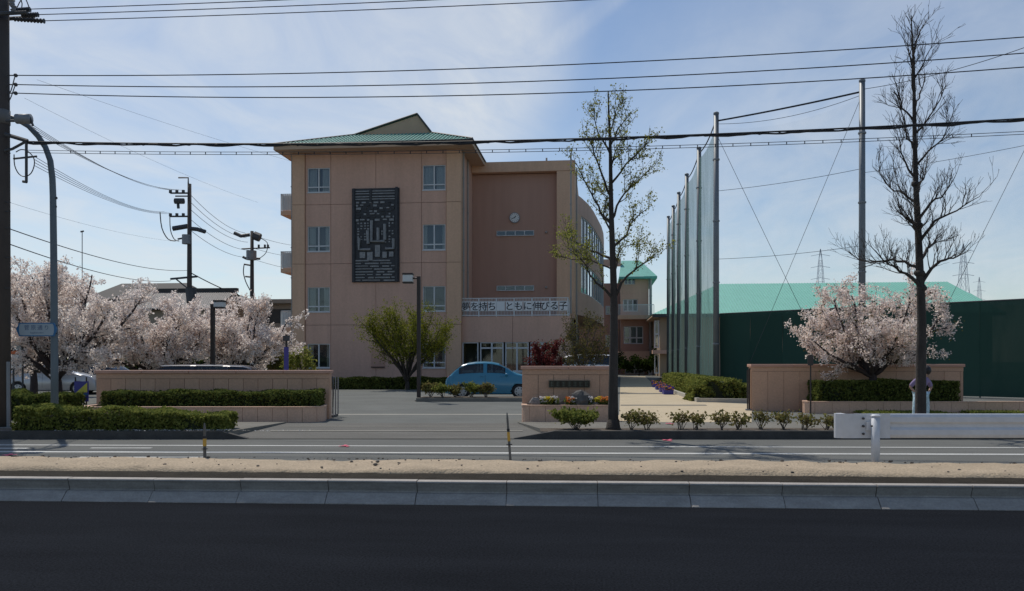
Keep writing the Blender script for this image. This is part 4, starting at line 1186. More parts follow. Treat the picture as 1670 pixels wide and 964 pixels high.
# rocks
for px, r, sq, mt, lab in ((873, .16, (1.0, .8, .9), "rock", "pale angular rock at the left end of the flower planter"),
                           (912, .16, (1.5, .8, .6), "rock_dark", "flat dark rock left of centre in the flower planter"),
                           (947, .25, (1.0, .8, 1.05), "rock_dark", "largest dark rounded boulder in the flower planter"),
                           (969, .12, (1.6, .8, .7), "rock", "low grey rock right of the boulder in the flower planter")):
    p = cw(la(px, 20.42), 20.42, .50); m = MB(); m.sphere((p.x, p.y, p.z + r * sq[2] * .55), r, 9, 6, sq, .16); tag(m.build("rock", mt), lab, "rock", "planter rocks")
for px, mt, lab in ((888, "petal_white", "white pansies beside the pale rock"), (895, "petal_yellow", "cream yellow pansies left of centre in flower planter"), (903, "petal_white", "lilac white pansies behind the flat rock"),
                    (929, "petal_orange", "orange pansies beside the big boulder"), (934, "petal_white", "white pansies at the planter rim by the boulder"), (959, "petal_white", "white pansies right of the boulder"),
                    (976, "petal_yellow", "bright yellow pansies near the trunk"), (986, "petal_orange", "orange pansies next to the street tree trunk")):
    p = cw(la(px, 20.42), 20.36 + random.uniform(-.03, .06), .52); t = thing("pansy_clump", lab, "flowers", p, "planter flowers")
    cloud("leaves", leaves([tuple(p + Vector((random.uniform(-.13, .13), random.uniform(-.1, .1), random.uniform(0, .16)))) for _ in range(150)], .05), "hedge_leaf", t)
    cloud("petals", leaves([tuple(p + Vector((random.uniform(-.1, .1), random.uniform(-.08, .08) - .03, random.uniform(.09, .22)))) for _ in range(80)], .055, 0, 1.1), mt, t)["kind"] = "stuff"

# hedges and beds
hedge("roadside_hedge", "bright clipped hedge by the road below the street name sign", la(26, 17.3), la(363, 17.3), FK + .22, FK + 1.25, .14, .66, "hedge_bright", 2000, .043, bump=.08, fall=.34)
hedge("boundary_hedge", "tall dark hedge closing the car park behind the cherry trees", la(-120, 47), la(470, 47), 46, 47.5, GZ, 1.75, "hedge_leaf", 160, .16, bump=.2)
pet = [tuple(cw(random.uniform(la(150, 17.2), la(375, 17.2)), random.uniform(FK + .17, FK + .34), .172 + random.uniform(0, .012))) for _ in range(900)] + [tuple(cw(random.uniform(-9.5, -4), random.uniform(FK + .02, FK + .16), .176)) for _ in range(160)]
pt_ = cloud("fallen_petals", leaves(pet, .022, 2.0, 1.2), "petal_white"); pt_["kind"] = "stuff"; tag(pt_, "fallen cherry petals along the kerb below the roadside hedge", "petals")
hedge("shade_hedge", "low rough hedge behind the utility pole at far left", la(-60, 22), la(115, 22), 21.2, 22.8, GZ, .75, "hedge_leaf", 900, .06, bump=.09)
hedge("facade_hedge", "clipped hedge along the school wall left of the lamp post", la(543, 46), la(735, 46), 44.6, 45.8, GZ, .72, "hedge_leaf", 700, .08)
pa_, pb_h = gnd(1136, 656, GZ), gnd(1070, 630, GZ); pdir = (pb_h - pa_).normalized()
def pathframe(a, b, z=0.0): return Vector((pa_.x + pdir.x * b + pdir.y * a, pa_.y + pdir.y * b - pdir.x * a, z))
hedge("path_hedge", "bright hedge lining the footpath under the tall net posts", .35, 1.55, .5, 19.0, GZ, .92, "hedge_bright", 420, .085, bump=.16, frame=pathframe)
hedge("path_hedge", "clipped hedge under the corner net post left of right gate wall", la(1128, 31.5), la(1228, 31.5), 31.2, 32.6, GZ, .72, "hedge_bright", 800, .07, bump=.08)
for k, f in enumerate(((1070, 629), (1076, 633), (1083, 637), (1089, 640.5))):
    p = gnd(f[0], f[1] + 2.5, GZ); t = thing("flower_trough", "%s violet trough of orange and violet pansies along the footpath" % ("farthest", "second farthest", "second nearest", "nearest")[k], "flowers", p, "violet flower troughs")
    m = MB(); m.prism([(p.x + a, p.y + b) for a, b in ((-.22, -.5), (.22, -.5), (.22, .5), (-.22, .5))], GZ, GZ + .2); m.build("trough", "violet_sign", t)
    pt = [tuple(p + Vector((random.uniform(-.24, .24), random.uniform(-.5, .5), random.uniform(.18, .38)))) for _ in range(260)]
    cloud("leaves", leaves(pt[:90], .07), "hedge_leaf", t); cloud("orange_petals", leaves(pt[90:165], .08, 0, 1.1), "petal_orange", t); cloud("violet_petals", leaves(pt[165:], .08, 0, 1.1), "petal_violet", t)
    for q_ in t.children:
        if "petal" in q_.name: q_["kind"] = "stuff"
# shrubs along the sidewalk
shrub("sidewalk_shrub", "leafy round shrub before the flower planter left of the street tree", cw(la(940, 17.6), 17.65, .14), 1.05, .36, "hedge_bright", 2600, .05, "sidewalk shrubs", 16, .3)
pl = ["just right of the street tree trunk", "second right of the street tree", "third right of the street tree, sparse", "fourth right of the street tree, sparse", "in the middle of the thin row", "just past the middle of the row", "left of the gap in the row", "right of the gap in the row", "second from the guardrail end", "nearest to the guardrail end"]
for k, px in enumerate((1032, 1056, 1112, 1136, 1176, 1204, 1244, 1282, 1312, 1346)):
    shrub("sidewalk_shrub", "small dry shrub " + pl[k], cw(la(px, 17.6), 17.6 + random.uniform(-.1, .2), .14), random.uniform(.4, .62), random.uniform(.26, .36), "shrub_dry", random.randint(170, 300), .045, "sidewalk shrubs", 8)
# parking island
il0, il1 = la(679, 31), la(868, 31)
isl = struct(MB().prism([cw(a, b)[:2] for a, b in ((il0, 30.9), (il1, 30.9), (il1, 32.3), (il0, 32.3))], GZ - .02, GZ + .14).build("parking_island", "sidewalk"))
struct(MB().prism([cw(a, b)[:2] for a, b in ((il0 + .15, 31.05), (il1, 31.05), (il1, 32.15), (il0 + .15, 32.15))], GZ, GZ + .15).build("island_soil", "soil"))
for k, px in enumerate((702, 722, 742, 768, 792)):
    shrub("island_shrub", "olive shrub on the parking island, " + ("nearest to the lamp post", "second from the lamp post", "at the car's rear wheel", "below the car's rear door", "below the car's front door")[k], cw(la(px, 31.5), 31.5 + random.uniform(-.2, .2), GZ + .14), .75, random.uniform(.38, .55), "hedge_bright" if k % 2 else "shrub_dry", 800, .06, "island shrubs", 12, .05)
# grass by the right planter
pts = []
for i in range(9000):
    l = random.uniform(la(1395, 22.5), la(1700, 22.5)); d = random.uniform(21.8, 23.8)
    if math.sin(l * 1.9) + math.sin(l * 4.3 + 1) < -0.6: continue
    pts.append(tuple(cw(l, d, .13 + random.uniform(0, .05))))
g = cloud("grass", leaves(pts, .05, -.2, 2.6), "hedge_bright"); g["kind"] = "stuff"; tag(g, "yellowish grass at the foot of the right planter", "grass")
# gate leaf parked behind the left wall
gt = thing("sliding_gate", "folded metal gate leaf at the right end of left gate wall", "gate", cw(la(543, 22.4), 22.4, GZ))
m = MB()
for k in range(5):
    l = la(537, 22.4) + k * .045
    m.obox(cw(l, 22.2 + k * .12, GZ + .06), (CA, SA), .03, .03, 1.02)
m.build("bars", "steel_grey", gt)
m = MB(); m.tube([cw(la(541, 22.4), 22.5, GZ + .1), cw(la(545, 22.4), 22.3, GZ + .65), cw(la(542, 22.4), 22.4, GZ + 1.1)], .018, 6); m.tube([cw(la(536, 22.4), 22.2, GZ + 1.07), cw(la(541, 22.4), 22.75, GZ + 1.07)], .02, 6); m.build("brace", "steel_dark", gt)
m = MB(); m.obox(cw(la(540, 22.4), 22.45, GZ + .004), (CA, SA), .22, .7, .06); m.build("foot", "steel_dark", gt)
gt2 = thing("gate_post", "narrow metal gate stop at the left end of right gate wall", "gate", cw(la(1223, 25.2), 25.1, GZ))
m = MB(); m.obox(cw(la(1223.5, 25.2), 25.3, GZ), (CA, SA), .05, .05, 1.3); m.obox(cw(la(1220.5, 25.2), 25.3, GZ), (CA, SA), .03, .03, 1.25); m.build("bars", "lamp_brown", gt2)
m = MB(); m.obox(cw(la(1222, 25.2), 25.3, GZ + .004), (CA, SA), .16, .12, .05); m.build("foot", "steel_grey", gt2)

# ============================================================ trees
def tips_cloud(tips, n, spread, lv=None, keep=None):
    sel = [t for t in tips if lv is None or t[2] >= lv]
    pts = []
    A = np.array([t[0] for t in sel]); B = np.array([t[1] for t in sel])
    w = np.linalg.norm(B - A, axis=1); w /= w.sum()
    idx = RNG.choice(len(sel), size=n, p=w)
    f = RNG.random(n)[:, None]
    P = A[idx] * (1 - f) + B[idx] * f + RNG.normal(size=(n, 3)) * spread
    return P

def cherry(label, base, limbs, trunk_r, nblossom, mt, seed, size=.05, leafy=0, group="cherry trees in blossom", tw=1.0, spread=.06):
    random.seed(seed); global RNG
    RNG = np.random.default_rng(seed)
    t = thing("cherry_tree", label, "tree", base, group); base = Vector(base)
    m = MB(); tips = []
    top = limbs[0][0]
    pts, rad = limb(m, [base - Vector((0, 0, .1)), base.lerp(Vector(top), .5) + Vector((.03, 0, 0)), Vector(top)], trunk_r * 1.25, trunk_r * .8, 9)
    m.lathe((base.x, base.y, base.z - .05), [(trunk_r * 1.7, 0), (trunk_r * 1.3, .12), (trunk_r * 1.15, .3)], 9)
    cfg = [dict(per_m=3.4, ang=R(48), len=.95 * tw, up=.12, seg=4, rmax=.035, rmin=.012, rtip=.006, start=.22, n=5, curl=.03),
           dict(per_m=4.2, ang=R(45), len=.5 * tw, up=.1, seg=3, rmax=.012, rmin=.006, rtip=.003, start=.15, curl=.02),
           dict(per_m=4.5, ang=R(45), len=.26 * tw, up=.1, seg=2, rmax=.006, rmin=.004, rtip=.003, start=.15, n=3)]
    for path in limbs:
        p, r = limb(m, path, trunk_r * .62, .018, 7, .02)
        for i in range(len(p) // 2, len(p) - 1): tips.append((p[i], p[i + 1], 0))
        twigs(m, p, r, 0, cfg, tips)
    m.build("trunk", "cherry_bark", t, True)
    P = tips_cloud(tips, nblossom, spread)
    # blossoms come in small tufts
    tuft = (P[:, None, :] + RNG.normal(size=(nblossom, 3, 3)) * .028).reshape(-1, 3)
    tuft = tuft[tuft[:, 2] > base.z + .35]
    cloud("crown", leaves(tuft, size, .2, 1.15), mt, t)
    if leafy:
        cloud("young_leaves", leaves(tips_cloud(tips, leafy, spread * 1.4), size * .9, .2, 1.6), "bronze_leaf", t)
    return t

def vase(base, h, spreadx, spready, n, fork, rise=.35, seed=0):
    """limb paths fanning out from a low fork"""
    random.seed(seed); L = []; base = Vector(base); f = base + Vector((0, 0, fork))
    for k in range(n):
        a = 2 * math.pi * (k + random.uniform(-.3, .3)) / n
        e = random.uniform(.75, 1.0)
        hh = h * random.uniform(.55, .98) - fork
        if k % 3 == 0: e *= .55; hh = h - fork
        end = f + Vector((math.cos(a) * spreadx * e, math.sin(a) * spready * e, hh))
        m1 = f + Vector((math.cos(a) * spreadx * e * .35, math.sin(a) * spready * e * .35, hh * rise))
        m2 = f + Vector((math.cos(a) * spreadx * e * .72, math.sin(a) * spready * e * .72, hh * (rise + .32)))
        L.append([f + Vector((random.uniform(-.05, .05), random.uniform(-.05, .05), random.uniform(-.15, .15))), m1, m2, end])
    L[0][0] = f.copy()
    return L
b = cw(la(92, 27), 27.0, GZ)
cherry("largest cherry tree in pale blossom behind the street name sign at left", b, vase(b, 4.35, 3.0, 2.3, 15, 1.0, .3, 4), .17, 20500, "blossom", 4, .052, tw=1.05)
b = cw(la(252, 31), 31.0, GZ)
cherry("middle cherry tree in blossom left of the small lamp post", b, vase(b, 3.5, 2.7, 2.0, 13, .9, .3, 9), .15, 17000, "blossom", 9, .055)
b = cw(la(385, 33), 33.5, GZ)
cherry("cherry tree in blossom right of the small lamp post next to the school", b, vase(b, 3.55, 2.2, 1.9, 13, .9, .3, 15), .14, 15500, "blossom", 15, .056)
b = cw(la(20, 34), 35.5, GZ)
cherry("cherry tree in blossom half hidden behind the utility pole", b, vase(b, 4.6, 2.4, 2.0, 11, 1.1, .3, 25), .15, 12000, "blossom", 25, .058)
b = cw(la(1422, 24.7), 24.65, .38)
cherry("pink cherry tree in blossom standing in the right planter", b, vase(b, 3.15, 2.55, 1.9, 14, .85, .25, 33), .13, 14000, "blossom_pink", 33, .045, leafy=2200, tw=.85)

def pline(pts, d, swing):
    """limb traced in the tree's own plane, then swung round the trunk for depth"""
    return [at(x, y, d) for x, y in pts]

# street tree in young leaf
random.seed(41)
d0 = 17.75
b = at(1000, 700, d0); b.z = .14
st = thing("street_tree", "slender street tree coming into small green leaf beside the nameplate wall", "tree", b, "street trees")
m = MB(); tips = []
tk = [(1000, 704), (1000, 640), (1001, 560), (1001, 480), (999, 410), (997, 350), (996, 290), (995, 230), (993, 190), (992, 150)]
tp, tr = limb(m, [at(x, y, d0) for x, y in tk], .125, .012, 10)
m.lathe((b.x, b.y, b.z - .03), [(.20, 0), (.155, .08), (.13, .25)], 10)
cfgS = [dict(per_m=6.5, ang=R(42), len=.55, up=.35, seg=4, rmax=.016, rmin=.006, rtip=.003, start=.2, n=5, curl=.1),
        dict(per_m=7, ang=R(42), len=.26, up=.25, seg=3, rmax=.006, rmin=.0035, rtip=.0025, start=.15, n=3, curl=.08)]
def traced(paths, axis_px, d, m, cfg, tips, r0, swing, narrow=1.0):
    for k, path in enumerate(paths):
        o = at(path[0][0], path[0][1], d); ang = swing[k % len(swing)]
        pp_ = []
        for x, y in path:
            q = at(path[0][0] + (x - path[0][0]) * narrow, y, d) - o; hor = Vector((q.x, q.y, 0)); rot = Matrix.Rotation(ang, 3, 'Z') @ (hor / max(math.cos(ang), .6))
            pp_.append(o + rot + Vector((0, 0, q.z)))
        p, r = limb(m, pp_, r0 * (1 - .035 * k), .006, 6, .012)
        for i in range(len(p) // 3, len(p) - 1): tips.append((p[i], p[i + 1], 0))
        twigs(m, p, r, 0, cfg, tips)
LS = [[(1002, 490), (978, 466), (962, 452), (950, 430), (925, 408)], [(1003, 485), (1022, 452), (1045, 432), (1066, 424)], [(999, 425), (975, 408), (950, 392), (920, 372)],
      [(999, 405), (1022, 380), (1040, 352), (1070, 325)], [(997, 365), (975, 338), (958, 306), (938, 268)], [(997, 360), (1012, 325), (1035, 300), (1062, 276)],
      [(996, 320), (978, 286), (962, 250), (950, 232)], [(996, 300), (1018, 274), (1048, 250)], [(995, 250), (975, 222), (966, 196)], [(994, 240), (1008, 212), (1024, 188)],
      [(1000, 450), (1010, 420), (1020, 400), (1052, 388)], [(998, 380), (985, 350), (990, 320), (970, 300)], [(996, 275), (1005, 245), (1015, 225)], [(999, 440), (970, 425), (935, 418), (908, 412)], [(995, 215), (1002, 190), (1006, 172)]]
traced(LS, 1000, d0, m, cfgS, tips, .038, [R(a) for a in (20, -30, -45, 35, 10, -20, 50, -50, 30, -15, 55, -60)])
twigs(m, tp[-8:], tr[-8:], 1, cfgS, tips)
m.build("trunk", "bark", st, True)
RNG = np.random.default_rng(41)
P = tips_cloud(tips, 3300, .04, 0)
P = (P[:, None, :] + RNG.normal(size=(len(P), 2, 3)) * .025).reshape(-1, 3)
cloud("crown", leaves(P, .032, .3, 1.3), "young_leaf", st)

# bare street tree at the right
random.seed(57)
d1 = 18.3
b = at(1500, 700, d1); b.z = .14
bt = thing("street_tree", "tall bare street tree with knobbly branches at the right", "tree", b, "street trees")
m = MB(); tips = []
tk = [(1501, 702), (1502, 600), (1503, 520), (1500, 440), (1497, 370), (1494, 310), (1492, 240), (1491, 170), (1490, 110), (1488, 65), (1486, 30)]
tp, tr = limb(m, [at(x, y, d1) for x, y in tk], .125, .010, 10)
m.lathe((b.x, b.y, b.z - .03), [(.20, 0), (.155, .08), (.13, .25)], 10)
for x, y, r in ((1497, 368, .115), (1500, 446, .12), (1493, 300, .09), (1503, 470, .115)):
    m.sphere(at(x, y, d1), r, 9, 6, (1, 1, .8), .1)
cfgB = [dict(per_m=8.0, ang=R(42), len=.52, up=.45, seg=4, rmax=.014, rmin=.006, rtip=.0035, start=.18, n=5, curl=.12),
        dict(per_m=8.0, ang=R(38), len=.36, up=.3, seg=3, rmax=.007, rmin=.004, rtip=.003, start=.15, n=3, curl=.1),
        dict(per_m=5.5, ang=R(36), len=.21, up=.25, seg=2, rmax=.005, rmin=.004, rtip=.003, start=.2, n=3)]
LB = [[(1502, 470), (1478, 452), (1455, 446), (1432, 436), (1405, 425), (1372, 398)], [(1503, 462), (1520, 438), (1545, 424), (1568, 420), (1590, 398)],
      [(1500, 440), (1478, 425), (1448, 421), (1415, 420), (1385, 395)], [(1501, 430), (1528, 402), (1556, 392), (1580, 372)],
      [(1499, 400), (1476, 378), (1450, 372), (1425, 352)], [(1499, 395), (1520, 365), (1548, 352), (1576, 335)],
      [(1497, 368), (1470, 360), (1446, 350), (1428, 318)], [(1497, 362), (1520, 332), (1548, 318), (1566, 290)],
      [(1495, 330), (1476, 312), (1455, 296), (1436, 262)], [(1495, 322), (1515, 296), (1540, 280), (1562, 246)],
      [(1494, 292), (1476, 276), (1460, 248), (1448, 214)], [(1493, 270), (1515, 250), (1536, 232), (1552, 196)],
      [(1492, 245), (1474, 226), (1462, 196), (1450, 160)], [(1492, 220), (1512, 200), (1530, 178), (1545, 148)],
      [(1491, 198), (1474, 172), (1466, 142), (1460, 118)], [(1491, 176), (1508, 156), (1524, 132), (1532, 110)],
      [(1490, 150), (1476, 128), (1470, 98), (1466, 84)], [(1490, 130), (1504, 108), (1514, 84)], [(1489, 106), (1478, 84), (1474, 60)], [(1488, 84), (1498, 64), (1504, 46)],
      [(1496, 345), (1484, 322), (1470, 300), (1462, 270)], [(1493, 255), (1503, 228), (1510, 200)]]
traced(LB, 1500, d1, m, cfgB, tips, .05, [R(a) for a in (15, -25, -45, 40, 55, -55, 30, -20, -60, 50, 10, -35)], .74)
twigs(m, tp[-14:], tr[-14:], 1, cfgB, tips)
m.build("trunk", "bark", bt, True)

# round tree in yellow-green leaf by the school wall
def broad(name, label, base, h, sx, sy, n, fork, r, nl, size, mt, seed, bark="bark", tw=.6, spread=.06, rise=.4, per=3.2):
    random.seed(seed); global RNG
    RNG = np.random.default_rng(seed)
    t = thing(name, label, "tree", base); base = Vector(base); m = MB(); tips = []
    L = vase(base, h, sx, sy, n, fork, rise, seed)
    limb(m, [base - Vector((0, 0, .1)), base + Vector((.02, 0, fork * .5)), L[0][0]], r * 1.2, r * .8, 8)
    cfg = [dict(per_m=per, ang=R(45), len=tw, up=.25, seg=3, rmax=.025, rmin=.010, rtip=.005, start=.3, n=5),
           dict(per_m=4.5, ang=R(45), len=tw * .5, up=.15, seg=3, rmax=.010, rmin=.005, rtip=.003, start=.15, n=3)]
    for path in L:
        p, rr = limb(m, path, r * .55, .015, 6, .03)
        for i in range(len(p) // 2, len(p) - 1): tips.append((p[i], p[i + 1], 0))
        twigs(m, p, rr, 0, cfg, tips)
    m.build("trunk", bark, t, True)
    if nl: cloud("crown", leaves(tips_cloud(tips, nl, spread), size, .5, 1.4), mt, t)
    return t
b = at(664, 623, 44.0); b.z = GZ
broad("garden_tree", "spreading yellow-green tree against the school wall beside lamp post", b, 3.95, 2.7, 1.7, 18, .45, .12, 16000, .062, "maple_green", 61, tw=.95, spread=.14, rise=.42)
b = at(890, 618, 40.0); b.z = GZ
broad("red_maple", "dark red leafed maple behind the nameplate wall", b, 2.2, 1.0, .9, 9, .4, .05, 4200, .07, "maple_red", 67, tw=.5, spread=.08)
b = at(948, 618, 41.0); b.z = GZ
broad("garden_tree", "thin olive garden tree behind the nameplate wall", b, 3.5, 1.7, 1.4, 14, .5, .07, 4200, .06, "bush_olive", 71, "bark_pale", .7, .10, per=4.5)
b = at(492, 620, 42.0); b.z = GZ
broad("garden_tree", "small orange-tinged young tree at the school's left corner", b, 2.0, .8, .7, 8, .5, .04, 1500, .09, "young_leaf", 73, tw=.4, spread=.1)
b = at(432, 620, 44.0); b.z = GZ
broad("garden_tree", "olive shrubby tree beyond the left gate wall by the school", b, 2.1, 1.2, .9, 8, .4, .05, 2600, .09, "bush_olive", 75, tw=.5, spread=.1)
b = at(985, 612, 75.0); b.z = GZ
broad("garden_tree", "dark evergreen bush at the foot of the curved bay", b, 2.2, 1.6, 1.2, 9, .4, .06, 2500, .13, "hedge_dark", 77, tw=.6, spread=.14)
b = gnd(1082, 613, GZ)
broad("garden_tree", "dark bush at the far end of the footpath by gymnasium", b, 3.2, 1.2, 1.2, 8, .5, .06, 1800, .2, "hedge_dark", 79, tw=.7, spread=.2)
b = gnd(1042, 613, GZ)
broad("garden_tree", "low dark bush beside the rear wing entrance", b, 1.6, 2.4, 1.0, 9, .3, .05, 2200, .17, "hedge_dark", 83, tw=.6, spread=.16)
# ============================================================ ball net, green wind screen
random.seed(91)
NP = [(1168, 43.0), (1140, 50.0), (1120, 57.0), (1107, 63.2), (1098, 68.6), (1090, 73.6)]
PH = 14.5
def post(label, px, d, h, r):
    p = at(px, HOR, d); p.z = GZ
    t = thing("net_post", label, "pole", p, "tall ball net posts")
    m = MB(); m.tube([(p.x, p.y, GZ - .1), (p.x, p.y, h * .55), (p.x, p.y, h)], [r, r * .95, r * .85], 14); m.build("shaft", "net_post", t, True)
    m = MB(); m.lathe((p.x, p.y, h), [(r * .95, 0), (r * .95, .08), (r * .6, .12), (0, .13)], 14); m.build("cap", "net_post", t)
    for z in np.arange(2.5, h, 3.2): m = MB(); m.tube([(p.x, p.y, z), (p.x, p.y, z + .07)], r + .025, 12); m.build("band", "steel_grey", t)
    return p
lab = ["nearest net post of the receding row, at the enclosure's corner", "second net post of the receding row", "third net post of the receding row", "fourth net post of the receding row", "fifth net post of the receding row", "farthest net post of the receding row"]
PP = [post(lab[i], px, d, PH, .155) for i, (px, d) in enumerate(NP)]
pR = post("tall net post behind the cherry tree at right", 1406, 38.0, PH, .155)
pO = cw(la(1760, 31.5), 31.5, GZ)
ball = thing("ball_net", "tall green ball net hung between the grey net posts", "net", PP[0])
def netpanel(name, label, a, b, z0, z1, mt, sag=.15):
    m = MB(); n, k = 10, 8
    for i in range(n + 1):
        for j in range(k + 1):
            u, v = i / n, j / k; p = a.lerp(b, u)
            zz = z0 + (z1 - z0 - (sag * 4 * u * (1 - u))) * v
            nn = Vector((-(b - a).y, (b - a).x, 0)).normalized()
            p = p + nn * (.10 * math.sin(u * 9 + j) * math.sin(math.pi * v))
            m.v.append((p.x, p.y, zz))
    m.f += [(i * (k + 1) + j, (i + 1) * (k + 1) + j, (i + 1) * (k + 1) + j + 1, i * (k + 1) + j + 1) for i in range(n) for j in range(k)]
    return m.build(name, mt, ball, True)
nm = ["nearest", "second", "third", "fourth", "farthest"]
for i in range(5):
    netpanel("net_panel", "%s green net panel of the receding side of the enclosure" % nm[i], PP[i], PP[i + 1], .3, PH - .55, "net_side", .35)
netpanel("net_panel", "nearly clear front net between the corner post and tall right post", PP[0], pR, 3.9, PH - .7, "net_front", .5)
netpanel("net_panel", "nearly clear front net right of the tall right post", pR, pO, 3.9, PH - .4, "net_front", .4)
def wire(name, label, a, b, sag, r, mt="wire_grey", cat="cable", group=None, n=20, seg=4, build=None, par=None):
    a, b = Vector(a), Vector(b); m = build or MB()
    m.tube([a.lerp(b, k / n) - Vector((0, 0, sag * 4 * (k / n) * (1 - k / n))) for k in range(n + 1)], r, seg)
    if build: return m
    if par: return m.build(name, mt, par)
    return tag(m.build(name, mt), label, cat, group)
def zp(p, z): return Vector((p.x, p.y, z))
# support cables of the net
for i in range(5):
    wire("cable", None, zp(PP[i], PH - .25), zp(PP[i + 1], PH - .25), .28, .035, "cable", par=ball)
wire("cable", None, zp(PP[0], PH - .35), zp(pR, PH - .45), .05, .045, "cable", par=ball)
wire("cable", None, zp(PP[0], PH - .5), zp(pR, PH - .6), .35, .012, par=ball)
wire("cable", None, zp(PP[0], 10.5), zp(pR, 10.5), .1, .012, par=ball)
wire("cable", None, zp(PP[0], 6.95), zp(pR, 6.95), .1, .012, par=ball)
wire("cable", None, zp(pR, PH - .6), zp(PP[0].lerp(pR, .25), 1.5), .02, .012, par=ball)
wire("cable", None, zp(PP[0], PH - 1.0), zp(PP[0].lerp(pR, .62), 4.0), .02, .012, par=ball)
wire("cable", None, zp(pR, PH - .35), zp(pO, PH - .1), .3, .014, par=ball)
wire("cable", None, zp(pR, 10.3), zp(pO, 10.3), .1, .010, par=ball)
wire("cable", None, zp(pO, PH - .6), zp(pR.lerp(pO, .35), 2.5), .02, .010, par=ball)
# low dense wind screen along the front
scr = thing("wind_screen", "dense dark green wind screen fence along the sports ground", "fence", PP[0].lerp(pO, .5))
A0 = zp(PP[0], GZ) + Vector((.25, .35, 0)); B0 = zp(pO, GZ) + Vector((.25, .35, 0))
NS = 9
for k in range(NS):
    a, b = A0.lerp(B0, k / NS), A0.lerp(B0, (k + 1) / NS); m = MB(); q = 6
    for i in range(q + 1):
        for j in range(5):
            p = a.lerp(b, i / q); nn = Vector((-(b - a).y, (b - a).x, 0)).normalized(); p = p + nn * (.04 * math.sin(i * 2.1 + j * 1.7 + k) * (j not in (0, 4)))
            m.v.append((p.x, p.y, GZ + .05 + (4.0 - .05 * (1 if 0 < i < q else 0)) * j / 4))
    m.f += [(i * 5 + j, (i + 1) * 5 + j, (i + 1) * 5 + j + 1, i * 5 + j + 1) for i in range(q) for j in range(4)]
    m.build("screen_panel", "wind_screen" if k % 2 else "wind_screen_b", scr, True)
m = MB(); m.tube([zp(A0, 4.12), zp(B0, 4.12)], .03, 6); m.build("top_rail", "steel_dark", scr)
for k in range(NS + 1):
    p = A0.lerp(B0, k / NS) + Vector((.05, .09, 0)); m = MB(); m.tube([zp(p, GZ - .05), zp(p, 4.15)], .035, 8); m.build("post", "steel_dark", scr)

# ============================================================ guardrail
DG = 11.62
gl0 = la(1363, DG)
gr_ = thing("guardrail", "white steel guardrail with rounded end at right of the verge", "guardrail", cw(la(1422, DG), DG, SANDZ))
zc = at(1500, 694.5, DG).z; H2 = .172
# beam profile: (distance from beam plane, height), seen from its back
pf = [(.0, H2), (.012, H2 - .01), (.03, .125), (.03, .055), (.0, .02), (.0, -.02), (.03, -.055), (.03, -.125), (.012, -H2 + .01), (.0, -H2)]
def sweep(m, prof_, l0, l1, d, th=.006, ends=True):
    n = len(prof_); b = len(m.v)
    for l in (l0, l1):
        m.v += [tuple(cw(l, d - a, zc + z)) for a, z in prof_] + [tuple(cw(l, d - a + th, zc + z)) for a, z in prof_]
    q = 2 * n
    for i in range(n - 1):
        m.f += [(b + i, b + i + 1, b + q + i + 1, b + q + i), (b + n + i, b + q + n + i, b + q + n + i + 1, b + n + i + 1)]
    m.f += [(b, b + q, b + q + n, b + n), (b + n - 1, b + 2 * n - 1, b + q + 2 * n - 1, b + q + n - 1)]
m = MB(); sweep(m, pf, la(1392, DG), 20, DG); m.build("beam", "guard_white", gr_)
pfe = [(.034 if i not in (4, 5) else .034, z) for i, (a, z) in enumerate(pf)]
m = MB(); sweep(m, [(.036, z) for a, z in pf], gl0 + .13, la(1450, DG), DG); m.build("end_plate", "guard_white", gr_)
m = MB(); n = 10
for k in range(n + 1):
    a = math.pi * k / n
    for z in (-H2, H2): m.v.append(tuple(cw(gl0 + .13 - .13 * math.sin(a), DG - .036 + .09 * (1 - math.cos(a)), zc + z)))
m.f += [(2 * k, 2 * k + 2, 2 * k + 3, 2 * k + 1) for k in range(n)]
m.f += [tuple(range(1, 2 * n + 2, 2)), tuple(range(0, 2 * n + 2, 2))]
m.build("end_cap", "guard_white", gr_, False)
pc = cw(la(1421.5, DG), DG - .125, 0)
m = MB(); m.tube([(pc.x, pc.y, .05), (pc.x, pc.y, zc + .135)], .057, 18); m.build("post", "guard_white", gr_, True)
m = MB(); m.lathe((pc.x, pc.y, zc + .136), [(.064, 0), (.064, .018), (.045, .032), (0, .036)], 18); m.build("post_cap", "guard_white", gr_)
m = MB(); m.obox(cw(la(1421.5, DG), DG - .055, zc - .06), (CA, SA), .20, .04, .12); m.build("bracket", "guard_white", gr_)
for px in (1407.5, 1432):
    for py in (682.5, 695, 707.5):
        c = at(px, py, DG - .04); m = MB(); m.tube([c - UN * .022, c + UN * .004], .017, 8); m.build("bolt", "bolt", gr_)
c = at(1422, 695, DG - .19); m = MB(); m.tube([c - UN * .004, c + UN * .012], .014, 8); m.build("bolt", "bolt", gr_)

# ============================================================ stakes and string
for px, y0, y1, lean, lab in ((331, 690, 750, .02, "survey stake with yellow band standing before the roadside hedge"), (830, 673, 752, -.03, "survey stake with yellow band standing in the middle of the verge")):
    d = 11.65; p = at(px + 2, y1, d); zt_ = at(px, y0, d).z
    t = thing("survey_stake", lab, "stake", p, "survey stakes"); top = Vector((p.x + lean - .015, p.y, zt_)); b0 = Vector((p.x + .01, p.y, .12))
    def q(f): return b0.lerp(top, f)
    m = MB(); m.tube([b0, q(.5), q(.9), top], [.024, .022, .019, .008], 4); m.build("stake", "stake_grey", t)
    m = MB(); m.tube([q(.47), q(.64)], [.0265, .0255], 4); m.build("yellow_band", "stake_yellow", t)
    m = MB(); m.tube([q(.655), q(.70)], [.026, .026], 4); m.tube([q(.40), q(.415)], [.045, .045], 6); m.build("tie", "ink", t)
